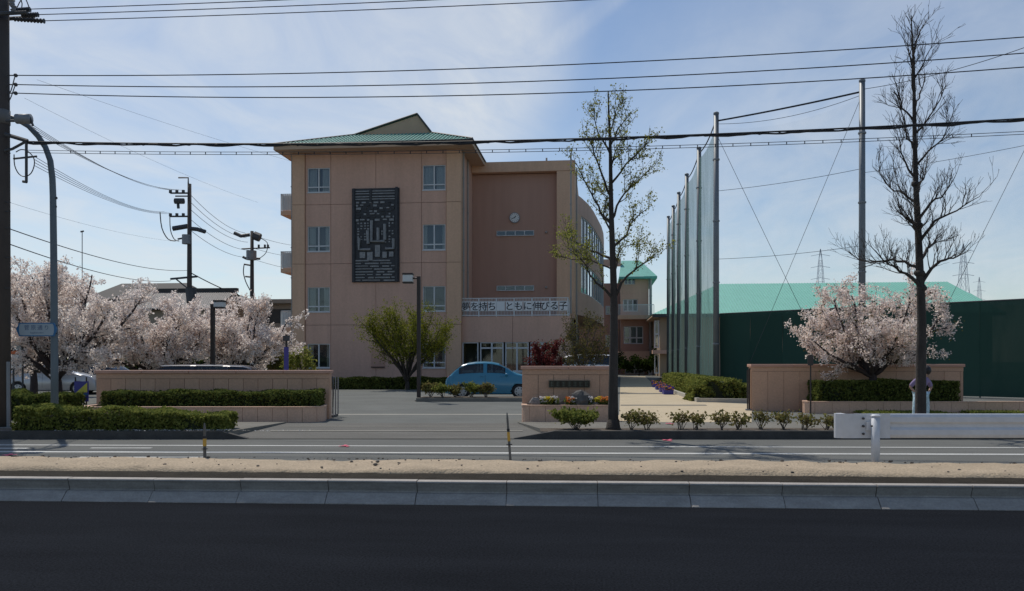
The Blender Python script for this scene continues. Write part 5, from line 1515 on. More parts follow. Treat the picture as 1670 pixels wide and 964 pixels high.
# ============================================================ signs at the left
DS = 18.9
sb = at(88, 672, DS); sb.z = .14
sp_ = thing("sign_pole", "curved grey steel pole rising from the roadside hedge", "pole", sb)
m = MB(); path = [(89, 702), (89, 600), (88, 450), (86.5, 320), (85.5, 292), (82, 262), (74, 240), (62, 222), (47, 206), (30, 196), (12, 190), (-12, 184), (-60, 178)]
m.tube([at(x, y, DS - .0) for x, y in path], [.082, .08, .076, .07, .068, .066, .064, .062, .06, .058, .056, .052, .045], 12); m.build("tube", "sign_pole", sp_, True)
for x, y in ((92, 323), (91, 337)):
    m = MB(); m.tube([at(x - 6, y, DS), at(x + 1, y, DS)], .03, 6); m.build("clamp", "steel_dark", sp_)
ss = thing("street_name_sign", "pale blue street name sign with dark blue arrow ends on curved pole", "sign", at(60, 537, DS - .12))
ds_ = DS - .13
def sg(pts, d, th): 
    m = MB(); m.extrude([at(x, y, d) for x, y in pts], UN * th); return m
sg([(26, 537), (31, 526.5), (88, 526.5), (93, 537), (88, 548.5), (31, 548.5)], ds_, .03).build("blue_board", "blue_sign", ss)
sg([(32.5, 528.2), (86, 528.2), (87.5, 532), (87.8, 537), (87.5, 542), (86, 546.8), (32.5, 546.8), (31.3, 542), (31, 537), (31.3, 532)], ds_ - .006, .005).build("white_face", "sign_white", ss)
for k, ch in enumerate("菅原通り"):
    lettering("character", ch, .125, at(43.5 + k * 10.8, 534.3, ds_ - .008), UX, "sign_ink", ss)
lettering("romanized_name", "Sugahara-dori", .055, at(60, 543, ds_ - .008), UX, "sign_ink", ss)
for y in (531, 544):
    m = MB(); m.tube([at(84, y, DS - .09), at(93, y, DS - .09)], .014, 6); m.build("bracket", "steel_dark", ss)
# boards behind the utility pole
t = thing("notice_boards", "white and orange notice boards on posts behind the utility pole", "sign", at(28, 640, 26) * 1)
m = MB(); 
for x in (22, 37): m.tube([zp(at(x, 600, 26.2), GZ), zp(at(x, 600, 26.2), at(x, 553, 26.2).z)], .03, 6)
m.build("post", "steel_dark", t)
sg([(14, 555), (34, 555), (34, 571), (14, 571)], 26.1, .03).build("upper_board", "sign_white", t)
sg([(14, 572), (34, 572), (34, 577.5), (14, 577.5)], 26.1, .03).build("orange_board", "orange_sign", t)
sg([(14, 579), (35, 579), (35, 600), (14, 600)], 26.1, .03).build("lower_board", "paper", t)
m = MB()
for x in (20, 26.5): 
    for y in (587, 591, 595): m.extrude([at(x, y, 26.09), at(x + 4.5, y, 26.09), at(x + 4.5, y + 1.4, 26.09), at(x, y + 1.4, 26.09)], UN * .004)
    m.extrude([at(x + 2, y - 10, 26.088), at(x + 3.2, y - 10, 26.088), at(x + 3.2, y + 2, 26.088), at(x + 2, y + 2, 26.088)], UN * .004)
m.build("print", "ink", t)
t = thing("violet_sign", "violet sign with a yellow triangle at the left end of gate wall", "sign", zp(at(132, 655, 23), GZ))
sg([(121, 622), (143.5, 622), (143.5, 655), (121, 655)], 23, .04).build("board", "violet_sign", t)
sg([(124, 640), (142, 640), (142, 624)], 22.985, .012).build("yellow_triangle", "yellow_sign", t)
sg([(122.5, 642), (142.5, 642), (142.5, 644.5), (122.5, 644.5)], 22.985, .012).build("line", "blue_sign", t)
m = MB()
for x in (123, 141): m.tube([zp(at(x, 640, 23.06), GZ - .02), zp(at(x, 640, 23.06), at(x, 615, 23.06).z)], .02, 6)
m.build("legs", "lamp_brown", t)
t = thing("banner_post", "narrow violet banner on a dark post behind the left gate wall", "sign", zp(at(466, 612, 25), GZ))
m = MB(); m.tube([zp(at(467, 600, 25.05), GZ), zp(at(467, 600, 25.05), at(467, 545, 25).z)], .035, 8); m.build("post", "lamp_brown", t)
onb = [(463, 566), (470.5, 566), (470.5, 612), (463, 612)]
sg(onb, 25.0, .02).build("banner", "violet_sign", t)
m = MB(); m.obox(at(467, 556, 25.05), (CA, SA), .17, .15, .16); m.build("head", "steel_dark", t)
t = thing("footpath_post", "thin grey sign post before the right gate wall", "sign", zp(at(1322, 655, 24.0), .12))
m = MB(); m.tube([zp(at(1322, 655, 23.6), .1), zp(at(1322, 655, 23.6), at(1322, 580, 23.6).z)], .022, 8); m.build("post", "lamp_brown", t)
sg([(1317.5, 579), (1326.5, 579), (1326.5, 596), (1317.5, 596)], 23.56, .02).build("plate", "pole_brown", t)

# ============================================================ lamp posts
def lamp(label, px, base_y, d, ytop, side, bx0, bx1, by0, by1):
    p = zp(at(px, base_y, d), GZ)
    t = thing("lamp_post", label, "lamp", p, "brown yard lamp posts")
    z1 = at(px, ytop, d).z
    m = MB(); m.obox(p - Vector((0, 0, .05)), (1, 0), .13, .13, z1 - GZ + .05); m.obox(p, (1, 0), .26, .26, .03); m.build("post", "lamp_brown", t)
    m = MB(); zz = at(px, ytop + 3, d).z; e = at((bx0 + bx1) / 2, 0, d); m.tube([Vector((p.x, p.y, zz)), Vector((e.x, e.y, zz))], .035, 6); m.build("arm", "lamp_brown", t)
    c = at((bx0 + bx1) / 2, 0, d); w = (bx1 - bx0) / F * d; z0, z2 = at(px, by1, d).z, at(px, by0, d).z
    MB().obox(Vector((c.x, c.y, z0 + .04)), (CA, SA), w * .92, w * .92, z2 - z0 - .1).build("lantern", "lamp_glass", t, bevel=.02)
    m = MB(); m.obox(Vector((c.x, c.y, z2 - .06)), (CA, SA), w, w, .06); m.obox(Vector((c.x, c.y, z0)), (CA, SA), w * .97, w * .97, .038); m.build("lantern_cap", "lamp_brown", t)
lamp("tall brown lamp post with square lantern on the parking island", 683, 656, 31.4, 451, -1, 657, 674, 446, 462)
lamp("smaller brown lamp post with square lantern among the cherry trees", 347, 640, 30.0, 496, 1, 350, 366.5, 490, 503)

# ============================================================ utility poles and overhead lines
DP = 18.6
pb_ = zp(at(3, 705, DP), .14)
up = thing("utility_pole", "large dark roadside utility pole at the left edge", "pole", pb_, "utility poles")
m = MB(); m.tube([pb_ - Vector((0, 0, .14)), zp(pb_, 6), zp(pb_, 12.5)], [.185, .165, .135], 18); m.build("shaft", "pole_brown", up, True)
def seg(name, pts, r, mt="steel_dark", n=6, sm=False): m = MB(); m.tube([at(x, y, DP + dd) for x, y, dd in pts], r, n); return m.build(name, mt, up, sm)
seg("cross_arm", [(-30, 24, -.25), (44, 20, -.25)], .045); seg("cross_arm", [(-30, 33, .25), (56, 28, .25)], .045)
for x0, y0, x1, y1, dd in ((28, 17, 49, 15.5, -.2), (36, 25, 62, 24, .0), (24, 31, 72, 34.5, .2)):
    m = MB(); a, b = at(x0, y0, DP + dd), at(x1, y1, DP + dd)
    K = 9; m.tube([a.lerp(b, k / (2 * K)) for k in range(2 * K + 1)], [.03 if k % 2 else .06 for k in range(2 * K + 1)], 8); m.build("insulator_string", "steel_dark", up)
for x, y in ((19, -2), (22, 8)):
    m = MB(); c = at(x, y + 12, DP - .1); m.lathe(c, [(.03, 0), (.07, .05), (.035, .08), (.075, .13), (.03, .16), (.02, .24)], 10); m.build("pin_insulator", "porcelain", up)
def loop(name, pts, r=.012, dd=0.0):
    m = MB(); limb(m, [at(x, y, DP + dd) for x, y in pts], r, r, 5); m.build(name, "cable", up)
loop("jumper", [(28, 12), (33, 2), (40, -4), (46, 8), (48, 15)]); loop("jumper", [(33, 22), (36, 6), (30, -6), (20, -10)])
for y in (123, 138, 152):
    seg("spool_bracket", [(12, y, -.1), (24, y, -.1)], .014); m = MB(); c = at(25.5, y, DP - .1); m.sphere(c, .045, 8, 6); m.build("spool_insulator", "steel_dark", up)
loop("drop_wire", [(14, 166), (18, 158), (24, 141)]); loop("drop_wire", [(14, 152), (18, 148), (24, 126)])
m = MB(); m.tube([at(27, 194, DP - .3), at(50, 194, DP - .3)], .11, 14); m.build("cable_closure", "steel_grey", up, True)
seg("closure_bracket", [(10, 197, -.2), (30, 197, -.3)], .03); seg("closure_bracket", [(48, 190, -.3), (54, 205, -.3)], .025)
seg("messenger_arm", [(8, 219, -.15), (45, 230, -.15)], .045); seg("messenger_strut", [(8, 246, -.15), (20, 243, -.15), (42, 231, -.15)], .03)
seg("hanger_rod", [(43, 230, -.15), (43, 297, -.15)], .03); seg("hanger_bar", [(22, 259, -.15), (60, 255, -.15)], .022); seg("hanger_foot", [(37, 296, -.15), (44, 297, -.15)], .03)
loop("cable_loop", [(23, 252), (24, 270), (31, 284), (41, 288), (51, 282), (56, 268), (54, 256), (44, 246), (34, 244), (26, 248)], .012, -.15)
seg("band", [(-12, 188, 0), (-12, 188, 0)], .1) if False else None
m = MB(); m.tube([zp(pb_, at(0, 203, DP).z), zp(pb_, at(0, 180, DP).z)], .172, 18); m.build("sleeve", "pole_concrete", up, True)
for y in (250, 330, 345, 372, 420, 470): seg("step_bolt", [(8, y, -.1), (17, y, -.15)], .010)
m = MB(); m.tube([zp(pb_ + UX * .17 - UN * .05, .14), zp(pb_ + UX * .165 - UN * .05, 1.6)], .045, 8); m.build("cable_guard", "steel_grey", up)

DE = 15.6
def line(label, pa, pb2, da, db, sag, r, mt="cable", n=28, name="power_cable", grp="overhead cables"):
    return wire(name, label, at(*pa, da), at(*pb2, db), sag, r, mt, "cable", grp, n, 5)
for k, (ya, yb) in enumerate(((15, -85), (24, -72), (34, -58))):
    line("%s of three high wires leaving the top of large utility pole" % ("uppermost", "middle", "lowest")[k], (49 + 12 * k, ya), (1950, yb), DP - .2 + .2 * k, DE, .12, .010)
for k, (ya, yb, sg_) in enumerate(((123, 33, .30), (138, 58, .37), (152, 81, .40))):
    line("%s of three thin wires crossing the sky above the school roof" % ("uppermost", "middle", "lowest")[k], (26, ya), (2000, yb), DP - .1, DE, sg_, .011)
# thick telephone bundle: messenger with lashed cable
a, b = at(44, 231, DP - .15), at(2000, 171, DE)
t = thing("telephone_cable", "thick black bundled telephone cable crossing before the school roof", "cable", a, "overhead cables")
N_ = 160; sgm = .29
base = [a.lerp(b, k / N_) - Vector((0, 0, sgm * 4 * (k / N_) * (1 - k / N_))) for k in range(N_ + 1)]
m = MB(); m.tube(base, .016, 6); m.build("messenger", "cable", t)
m = MB(); m.tube([p - Vector((0, 0, .030 + .012 * math.sin(k * .9) + random.uniform(-.006, .006))) for k, p in enumerate(base)], [.022 + .006 * math.sin(k * .7) for k in range(N_ + 1)], 6); m.build("bundle", "cable", t)
m = MB(); m.tube([p + Vector((0, .025 * math.sin(k * 1.9), -.02 + .028 * math.cos(k * 1.9))) for k, p in enumerate(base)], .008, 5); m.build("lashing", "wire_grey", t)
a, b = at(44, 245, DP - .15), at(2000, 196, DE)
t = thing("telephone_cable", "thin double wire with small spacers just below the thick cable", "cable", a, "overhead cables")
for off, nm_ in ((0, "upper_wire"), (-.055, "lower_wire")):
    m = MB(); wire("", "", a + Vector((0, 0, off)), b + Vector((0, 0, off)), .24, .007, build=m, n=40); m.build(nm_, "wire_grey", t)
for k in range(3, 58):
    f = k / 70; m = MB(); p = a.lerp(b, f) - Vector((0, 0, .24 * 4 * f * (1 - f))); m.tube([p, p - Vector((0, 0, .06))], .010, 5); m.build("spacer", "cable", t)

def back_pole(label, px, ytop, d, rad):
    p = zp(at(px, 600, d), GZ); z1 = at(px, ytop, d).z
    t = thing("utility_pole", label, "pole", p, "utility poles")
    m = MB(); m.tube([p, zp(p, z1)], [rad, rad * .62], 12); m.build("shaft", "pole_brown", t, True)
    return t
d2 = 46.0
t = back_pole("slender utility pole with hooked top and many crossarms behind cherry trees", 309, 300, d2, .17)
def bseg(t, d, name, pts, r, mt="steel_dark", n=5): m = MB(); m.tube([at(x, y, d) for x, y in pts], r, n); m.build(name, mt, t)
bseg(t, d2, "lightning_rod", [(307, 302), (307, 290), (291, 290)], .045)
for y in (315, 353): bseg(t, d2 - .2, "cross_arm", [(278, y), (306, y)], .05)
bseg(t, d2 - .2, "cross_arm", [(286, 320), (306, 320)], .04)
for y in (309, 347):
    for x in (278, 288.5, 299): bseg(t, d2 - .2, "pin_insulator", [(x, y + 6), (x, y + 1)], .085, "steel_dark", 7)
bseg(t, d2 - .3, "switch", [(285, 328), (300, 328)], .16, "steel_dark", 8); bseg(t, d2 - .3, "switch_leg", [(290, 328), (291, 340)], .08)
bseg(t, d2, "side_arm", [(282, 373), (306, 369)], .14); bseg(t, d2, "side_arm", [(311, 373), (322, 374), (335, 378)], .12)
bseg(t, d2 - .2, "transformer", [(304, 383), (304, 398)], .24, "steel_grey", 12)
bseg(t, d2, "arm", [(290, 390), (312, 386)], .05); bseg(t, d2, "low_arm", [(278, 455), (322, 451)], .06); bseg(t, d2, "brace", [(287, 455), (307, 471)], .04)
m = MB(); limb(m, [at(x, y, d2) for x, y in ((261, 346), (264, 372), (274, 390), (286, 393))], .03, .03, 5); limb(m, [at(x, y, d2) for x, y in ((277, 352), (278, 375), (284, 390), (292, 393))], .025, .025, 5); m.build("jumper", "cable", t)
bseg(t, d2, "base_sleeve", [(311, 470), (313, 492)], .3, "steel_dark", 8)
d3 = 66.0
t = back_pole("farther utility pole with box transformer left of the school", 411, 377, d3, .21)
for pts, r in (([(382, 380), (393, 385), (407, 383)], .15), ([(394, 406), (440, 404)], .06), ([(414, 384), (424, 388)], .35), ([(398, 431), (410, 433)], .07), ([(400, 451), (410, 452)], .07), ([(396, 419), (402, 422)], .1), ([(418, 422), (424, 422)], .1)): bseg(t, d3, "arm", pts, r, "steel_dark", 7)
for x in (422, 432, 437): bseg(t, d3, "pin_insulator", [(x, 404), (x, 399)], .09, "steel_dark", 6)
bseg(t, d3 - .4, "transformer", [(410, 409), (410, 424)], .40, "steel_grey", 12)
m = MB(); limb(m, [at(x, y, d3) for x, y in ((398, 432), (397, 445), (401, 460), (408, 474))], .04, .04, 5); limb(m, [at(x, y, d3) for x, y in ((424, 388), (436, 396), (434, 412), (424, 421))], .03, .03, 5); m.build("jumper", "cable", t)
# wires between the poles
for k in range(4):
    line("%s wire of the upper set from large pole to the slender pole behind the trees" % ("first", "second", "third", "fourth")[k], (52 + k * 3, 203 + k * 5), (278 + k * 7, 309 + (k % 2)), DP, d2, .35, .0065, "wire_grey")
for k in range(4):
    line("%s wire of the lower set from large pole to the slender pole behind the trees" % ("first", "second", "third", "fourth")[k], (56, 255 + k * 5), (268 + k * 4, 345 + k), DP, d2, .35, .0065, "wire_grey")
line("upper of two heavy cables sagging behind the sign pole toward the cherry trees", (15, 373), (306, 441), DP, d2, .3, .012)
line("lower of two heavy cables sagging behind the sign pole toward the cherry trees", (15, 398), (279, 458), DP, d2, .3, .012)
for k, (ya, yb) in enumerate(((318, 380), (330, 388), (342, 395), (358, 408), (376, 420))):
    line("wire %s between the two background utility poles" % ("uppermost", "second from top", "in the middle", "second from bottom", "lowest")[k], (311, ya), (408 - (4 - k) * 2, yb), d2, d3, .4, .014, "wire_grey")
for k, (ya, yb) in enumerate(((384, 402), (405, 419), (423, 440))):
    line("%s wire running from the farther pole behind the school" % ("upper", "middle", "lower")[k], (414, ya), (520, yb), d3, 82, .3, .014, "wire_grey")
line("sagging cable from the slender pole down behind the cherry blossom", (313, 446), (455, 498), d2, 60, .3, .03)
for k, (pa, pb3) in enumerate((((60, 130), (620, 300)), ((40, 160), (420, 330)), ((15, 330), (300, 395)))):
    line("faint thin distant wire %s in the left sky" % ("uppermost", "second from top", "lowest")[k], pa, pb3, 60, 110, .5, .009, "wire_grey")
# thin mast with antenna
t = thing("antenna_mast", "thin antenna mast standing above the left cherry tree", "antenna", zp(at(134, 600, 60), GZ))
m = MB(); m.tube([zp(at(134, 600, 60), GZ), at(134, 377, 60)], .03, 5); m.build("mast", "steel_grey", t)
m = MB(); m.tube([at(131.5, 378, 60), at(136.5, 377, 60)], .06, 6); m.build("antenna", "steel_dark", t)

# ============================================================ pylons on the horizon
def pylon(label, px, ytop, d, w):
    p = zp(at(px, 600, d), 0); h = at(px, ytop, d).z
    t = thing("pylon", label, "pylon", p, "lattice pylons"); m = MB(); r = w * .009
    lv_ = [0, .25, .45, .6, .72, .82, .9, 1.0]; wd = [w, w * .7, w * .48, w * .34, w * .26, w * .2, w * .14, w * .02]
    def cn(k, i): a = ((-1, -1), (1, -1), (1, 1), (-1, 1))[i % 4]; return Vector((p.x + a[0] * wd[k] / 2, p.y + a[1] * wd[k] / 2, h * lv_[k]))
    for k in range(len(lv_) - 1):
        for i in range(4):
            m.tube([cn(k, i), cn(k + 1, i)], r, 4); m.tube([cn(k, i), cn(k + 1, i + 1)], r * .6, 3); m.tube([cn(k, i + 1), cn(k + 1, i)], r * .6, 3); m.tube([cn(k, i), cn(k, i + 1)], r * .6, 3)
    m.build("lattice", "tower_grey", t)
    for f in (.74, .84, .94):
        m = MB(); m.tube([Vector((p.x - w * .42, p.y, h * f)), Vector((p.x, p.y, h * (f + .015))), Vector((p.x + w * .42, p.y, h * f))], r * 1.2, 4); m.build("cross_arm", "tower_grey", t)
pylon("faint lattice pylon left of the pink cherry crown", 1338, 406, 300, 8)
pylon("larger faint lattice pylon right of the bare tree trunk", 1571, 398, 300, 9)
pylon("smallest faint pylon at the right on the horizon", 1597, 452, 420, 7)

# ============================================================ houses at the left
t = thing("house", "grey tiled house roof peeking above the cherry trees", "house", zp(at(285, 600, 58), GZ))
Yh = 58
hx0, hx1 = at(205, 600, Yh).x, at(352, 600, Yh).x; ey = at(285, 505, Yh).z; ry = at(285, 476, Yh + 3).z; yb_ = at(285, 600, Yh).y
MB().box(hx0 + .5, hx1 - .5, yb_ + .6, yb_ + 7, GZ, ey).build("wall", "house_wall", t)
m = MB(); m.poly([(hx0, yb_, ey), (hx1, yb_, ey), (hx1, yb_ + 3.6, ry), (hx0, yb_ + 3.6, ry)]); m.poly([(hx0, yb_ + 7.4, ey), (hx1, yb_ + 7.4, ey), (hx1, yb_ + 3.6, ry), (hx0, yb_ + 3.6, ry)]); rf = m.build("roof", "house_tile", t)
m = MB()
for k in range(46):
    x = hx0 + (hx1 - hx0) * k / 45; m.tube([(x, yb_ - .02, ey + .05), (x, yb_ + 3.6, ry + .05)], .06, 5)
m.build("tile_rows", "house_tile", rf)
m = MB(); m.box(hx0 - .1, hx1 + .1, yb_ + 3.4, yb_ + 3.8, ry, ry + .3); m.build("ridge", "house_dark", rf)
m = MB(); m.extrude([(hx0 + .5, yb_ + .7, ey), (hx0 + .5, yb_ + 6.6, ey), (hx0 + .5, yb_ + 3.6, ry - .1)], (.15, 0, 0)); m.build("gable", "house_wall", t); m = MB(); m.extrude([(hx1 - .65, yb_ + .7, ey), (hx1 - .65, yb_ + 6.6, ey), (hx1 - .65, yb_ + 3.6, ry - .1)], (.15, 0, 0)); m.build("gable", "house_wall", t)
for x in (.3, .6): window(t, hx0 + (hx1 - hx0) * x, hx0 + (hx1 - hx0) * (x + .12), 3.2, 4.4, yb_ + .55, 2, None, "window", .06)
t = thing("house", "long low brown roofed house behind the left cherry tree", "house", zp(at(225, 600, 66), GZ))
q = at(225, 600, 66); ex = 3.6
MB().box(q.x - 4, q.x + 4, q.y, q.y + 6, GZ, at(225, 487, 66).z).build("wall", "house_wall", t)
m = MB(); z_e, z_r = at(225, 488, 66).z, at(225, 462, 69).z
m.poly([(q.x - 4.5, q.y - .5, z_e), (q.x + 4.5, q.y - .5, z_e), (q.x + 2.6, q.y + 3, z_r), (q.x - 3.2, q.y + 3, z_r)]); m.poly([(q.x + 4.5, q.y - .5, z_e), (q.x + 4.5, q.y + 6.5, z_e), (q.x + 2.6, q.y + 3, z_r)]); m.poly([(q.x - 4.5, q.y - .5, z_e), (q.x - 4.5, q.y + 6.5, z_e), (q.x - 3.2, q.y + 3, z_r)]); m.poly([(q.x + 4.5, q.y + 6.5, z_e), (q.x - 4.5, q.y + 6.5, z_e), (q.x - 3.2, q.y + 3, z_r), (q.x + 2.6, q.y + 3, z_r)])
m.build("roof", "house_dark", t)
window(t, q.x - 1, q.x + 1.5, 3.6, 5, q.y - .06, 2, None, "window", .06)
t = thing("house", "beige flat roofed building wedged between cherry blossom and school", "house", zp(at(440, 600, 78), GZ))
q = at(448, 600, 78); zt_ = at(440, 489, 78).z
MB().box(q.x - 2.6, q.x + 3, q.y, q.y + 9, GZ, zt_ - .4).build("wall", "house_wall", t)
MB().box(q.x - 3.0, q.x + 3.2, q.y - .8, q.y + 9.4, zt_ - .38, zt_).build("roof", "house_wall", t)
MB().box(q.x - 2.4, q.x + 2.4, q.y - .05, q.y - .01, zt_ - 2.2, zt_ - .9).build("dark_recess", "house_dark", t)
window(t, q.x - 2.2, q.x + .2, zt_ - 4.6, zt_ - 3.0, q.y - .08, 2, None, "window", .07)

# ============================================================ cars
def car(label, mt, pos, ang, L=3.7, W=1.66, Hh=1.52, group="parked cars", van=False):
    """front towards +x before turning; body is one surface with the windows let in"""
    t = thing("parked_car", label, "car", pos, group)
    if van:
        up_ = [(0, .70), (.02, .93), (.05, .985), (.15, 1.0), (.5, 1.0), (.70, .975), (.76, .93), (.86, .66), (.90, .60), (.97, .52), (1, .40)]
    else:
        up_ = [(0, .46), (.015, .55), (.05, .64), (.11, .79), (.17, .90), (.24, .96), (.33, .992), (.42, 1.0), (.52, .985), (.60, .94), (.68, .84), (.745, .735), (.79, .685), (.88, .635), (.95, .565), (.985, .48), (1, .38)]
    def top(u):
        for (a, za), (b, zb_) in zip(up_[:-1], up_[1:]):
            if u <= b: return Hh * (za + (zb_ - za) * (u - a) / (b - a))
        return Hh * up_[-1][1]
    belt = lambda u: min(Hh * (.60 + .03 * math.sin(u * 3)), top(u) - .02)
    NU, NV = 74, 22
    wl_, wr_ = (.185, .815); rw = .30; wz = .29
    ca, sa = math.cos(ang), math.sin(ang); P0 = Vector(pos)
    def tr(x, y, z): return (P0.x + x * ca - y * sa, P0.y + x * sa + y * ca, P0.z + z)
    def pt(u, v):
        """v: 0 sill .. 1 roof centre (one side)"""
        tp = top(u); bl = belt(u); sill = .20
        end = 1 - .22 * max(0, (u - .86) / .14) ** 2.2 - .20 * max(0, (.12 - u) / .12) ** 2.2
        hw = W / 2 * end
        x = (u - .5) * L
        if v < .5:
            k = v / .5; z = sill + (bl - sill) * k
            y = hw * (.945 + .055 * math.sin(math.pi * min(1, k * 1.05)) - .02 * k)
        elif v < .82:
            k = (v - .5) / .32; z = bl + (tp * .965 - bl) * (1 - (1 - k) ** 1.25)
            tum = .20 * max(0, min(1, (tp - bl) / (.35 * Hh)))
            y = hw * (.925 - (tum + .04) * k ** 1.1)
        else:
            k = (v - .82) / .18; z = tp * .965 + tp * .035 * math.sin(k * math.pi / 2)
            tum = .20 * max(0, min(1, (tp - bl) / (.35 * Hh)))
            y = hw * (.885 - tum) * math.cos(k * math.pi / 2)
        return x, y, z
    body, glass = MB(), MB()
    us = [i / NU for i in range(NU + 1)]; vs = [j / NV for j in range(NV + 1)]
    for side in (1, -1):
        gv = [[tr(*(lambda q: (q[0], q[1] * side, q[2]))(pt(u, v))) for v in vs] for u in us]
        gi = [[tr(*(lambda q: (q[0], q[1] * side * .985, q[2] - .004))(pt(u, v))) for v in vs] for u in us]
        for i in range(NU):
            for j in range(NV):
                u, v = (i + .5) / NU, (j + .5) / NV; x, y, z = pt(u, v)
                arch = any((x - (c - .5) * L) ** 2 + (z - wz) ** 2 < (rw + .045) ** 2 for c in (wl_, wr_)) and v < .5
                if arch: continue
                if van: win_ = (.53 < v < .80) and ((.05 < u < .30) or (.33 < u < .56) or (.59 < u < .74)); wsh = v > .60 and .765 < u < .86
                else: win_ = (.535 < v < .795) and ((.15 < u < .425) or (.455 < u < .66)) and (top(u) - belt(u) > .16 * Hh); wsh = (v > .80 and ((.60 < u < .745) or (.045 < u < .17)))
                if win_ or wsh: glass.poly([gi[i][j], gi[i + 1][j], gi[i + 1][j + 1], gi[i][j + 1]])
                else: body.poly([gv[i][j], gv[i + 1][j], gv[i + 1][j + 1], gv[i][j + 1]])
    # ends and floor
    for i in (0, NU):
        ring = [tr(*pt(us[i], v)) for v in vs]; ring2 = [tr(pt(us[i], v)[0], -pt(us[i], v)[1], pt(us[i], v)[2]) for v in reversed(vs)]
        body.poly(ring + ring2)
    def weld(m, nm_, mt_):
        me = bpy.data.meshes.new(nm_); o0 = ORG[t.name]
        me.from_pydata([tuple(Vector(p) - o0) for p in m.v], [], m.f); bm = bmesh.new(); bm.from_mesh(me)
        bmesh.ops.remove_doubles(bm, verts=bm.verts, dist=.0015); bmesh.ops.recalc_face_normals(bm, faces=bm.faces); bm.to_mesh(me); bm.free()
        me.polygons.foreach_set("use_smooth", [True] * len(me.polygons)); me.materials.append(MATS[mt_]); o = bpy.data.objects.new(nm_, me); COL.objects.link(o); o.parent = t; ORG[o.name] = o0; return o
    weld(body, "body", mt); weld(glass, "windows", "car_glass")
    def bb(m, x0, x1, y0, y1, z0, z1):
        ps = [tr(x, y, z) for z in (z0, z1) for x, y in ((x0, y0), (x1, y0), (x1, y1), (x0, y1))]; b = len(m.v); m.v += ps
        m.f += [tuple(b + i for i in q) for q in ((0, 3, 2, 1), (4, 5, 6, 7), (0, 1, 5, 4), (1, 2, 6, 5), (2, 3, 7, 6), (3, 0, 4, 7))]
    m = MB(); bb(m, -L * .47, L * .47, -W * .38, W * .38, .16, .34); m.build("underbody", "tyre", t)
    m = MB()
    for x in (-.12 * L, .1 * L):
        for y in (-.36, .36): bb(m, x - .25, x + .2, y - .24, y + .24, .35, .55); bb(m, x - .30, x - .18, y - .24, y + .24, .55, 1.02); bb(m, x - .28, x - .2, y - .12, y + .12, 1.05, 1.2)
    m.build("seats", "seat_grey", t)
    c = Vector(tr(.16 * L, -.34, .92)); m = MB(); ring = []
    for k in range(15): a = 2 * math.pi * k / 14; ring.append(tr(.165 * L + .06 * math.sin(a), -.34 + .17 * math.cos(a), .90 + .16 * math.sin(a)))
    m.tube(ring, .018, 5); m.build("steering_wheel", "steel_grey", t)
    for cu in (wl_, wr_):
        for s_ in (1, -1):
            x = (cu - .5) * L; y = s_ * (W / 2 - .10); m = MB()
            m.tube([tr(x, y - .09, wz), tr(x, y - .07, wz), tr(x, y + .07, wz), tr(x, y + .09, wz)], [rw * .9, rw, rw, rw * .9], 22); w = m.build("wheel", "tyre", t, True)
            m = MB(); yo = y + s_ * .092; m.tube([tr(x, yo - s_ * .01, wz), tr(x, yo + s_ * .004, wz), tr(x, yo + s_ * .012, wz)], [rw * .66, rw * .64, rw * .12], 18); m.build("hubcap", "rim", w)
            m = MB()
            for k in range(7): a = 2 * math.pi * k / 7; m.tube([tr(x + rw * .45 * math.cos(a), yo + s_ * .004, wz + rw * .45 * math.sin(a)), tr(x + rw * .45 * math.cos(a), yo + s_ * .012, wz + rw * .45 * math.sin(a))], rw * .09, 8)
            m.build("hubcap_holes", "tyre", w)
            m = MB(); ring = [tr(x + (rw + .05) * math.cos(math.pi * k / 16), s_ * W * .468, wz + (rw + .05) * math.sin(math.pi * k / 16)) for k in range(17)]; m.tube(ring, .022, 5); m.build("wheel_arch", mt, t, True)
    for s_ in (1, -1):
        m = MB(); m.sphere(tr(.175 * L, s_ * (W / 2 + .06), Hh * .64), .09, 9, 6, (.8, .8, .7)); m.build("mirror", mt, t, True)
        m = MB(); m.sphere(tr(-.468 * L, s_ * W * .36, Hh * .53), .085, 8, 6, (.6, .9, 1.3)); m.build("tail_light", "tail_lamp", t, True)
        m = MB(); m.sphere(tr(.445 * L, s_ * W * .33, Hh * .50), .10, 8, 6, (1.0, .9, 1.0)); m.build("headlight", "head_lamp", t, True)
        for u in (.44,) if not van else (.32, .58):
            m = MB(); m.tube([tr(*(lambda q: (q[0], s_ * (q[1] + .002), q[2]))(pt(u, v))) for v in (.1, .2, .3, .4, .5)], .005, 4); m.build("door_seam", "tyre", t)
        for u in (.405, .63): m = MB(); q = pt(u, .46); m.tube([tr(q[0] - .08, s_ * (q[1] + .012), q[2]), tr(q[0] + .06, s_ * (q[1] + .012), q[2])], .014, 6); m.build("door_handle", mt, t, True)
    m = MB(); bb(m, L * .49, L * .505, -.26, .26, .36, .48); bb(m, -L * .505, -L * .49, -.26, .26, .42, .54); m.build("number_plate", "paper", t)
    return t
dc = 34.4
p = zp(at(801, 650, dc), GZ)
car("small light blue hatchback parked behind the nameplate wall", "car_blue", p, YAW)
p = zp(at(362, 640, 27.0), GZ); car("dark people carrier whose roof shows over the left gate wall", "car_black", p, YAW + R(4), 4.0, 1.7, 1.42, van=True)
p = zp(at(88, 640, 38.0), GZ); car("silver car half hidden behind the curved sign pole", "car_silver", p, YAW + R(12), 3.9, 1.68, 1.45)
p = zp(at(150, 640, 40.0), GZ); car("dark car parked under the left cherry tree", "car_black", p, YAW + R(170), 4.0, 1.68, 1.45)
p = zp(at(948, 600, 50.0), GZ); car("white van partly hidden behind the street tree trunk", "car_white", p, YAW + R(180), 3.9, 1.7, 1.95, van=True)

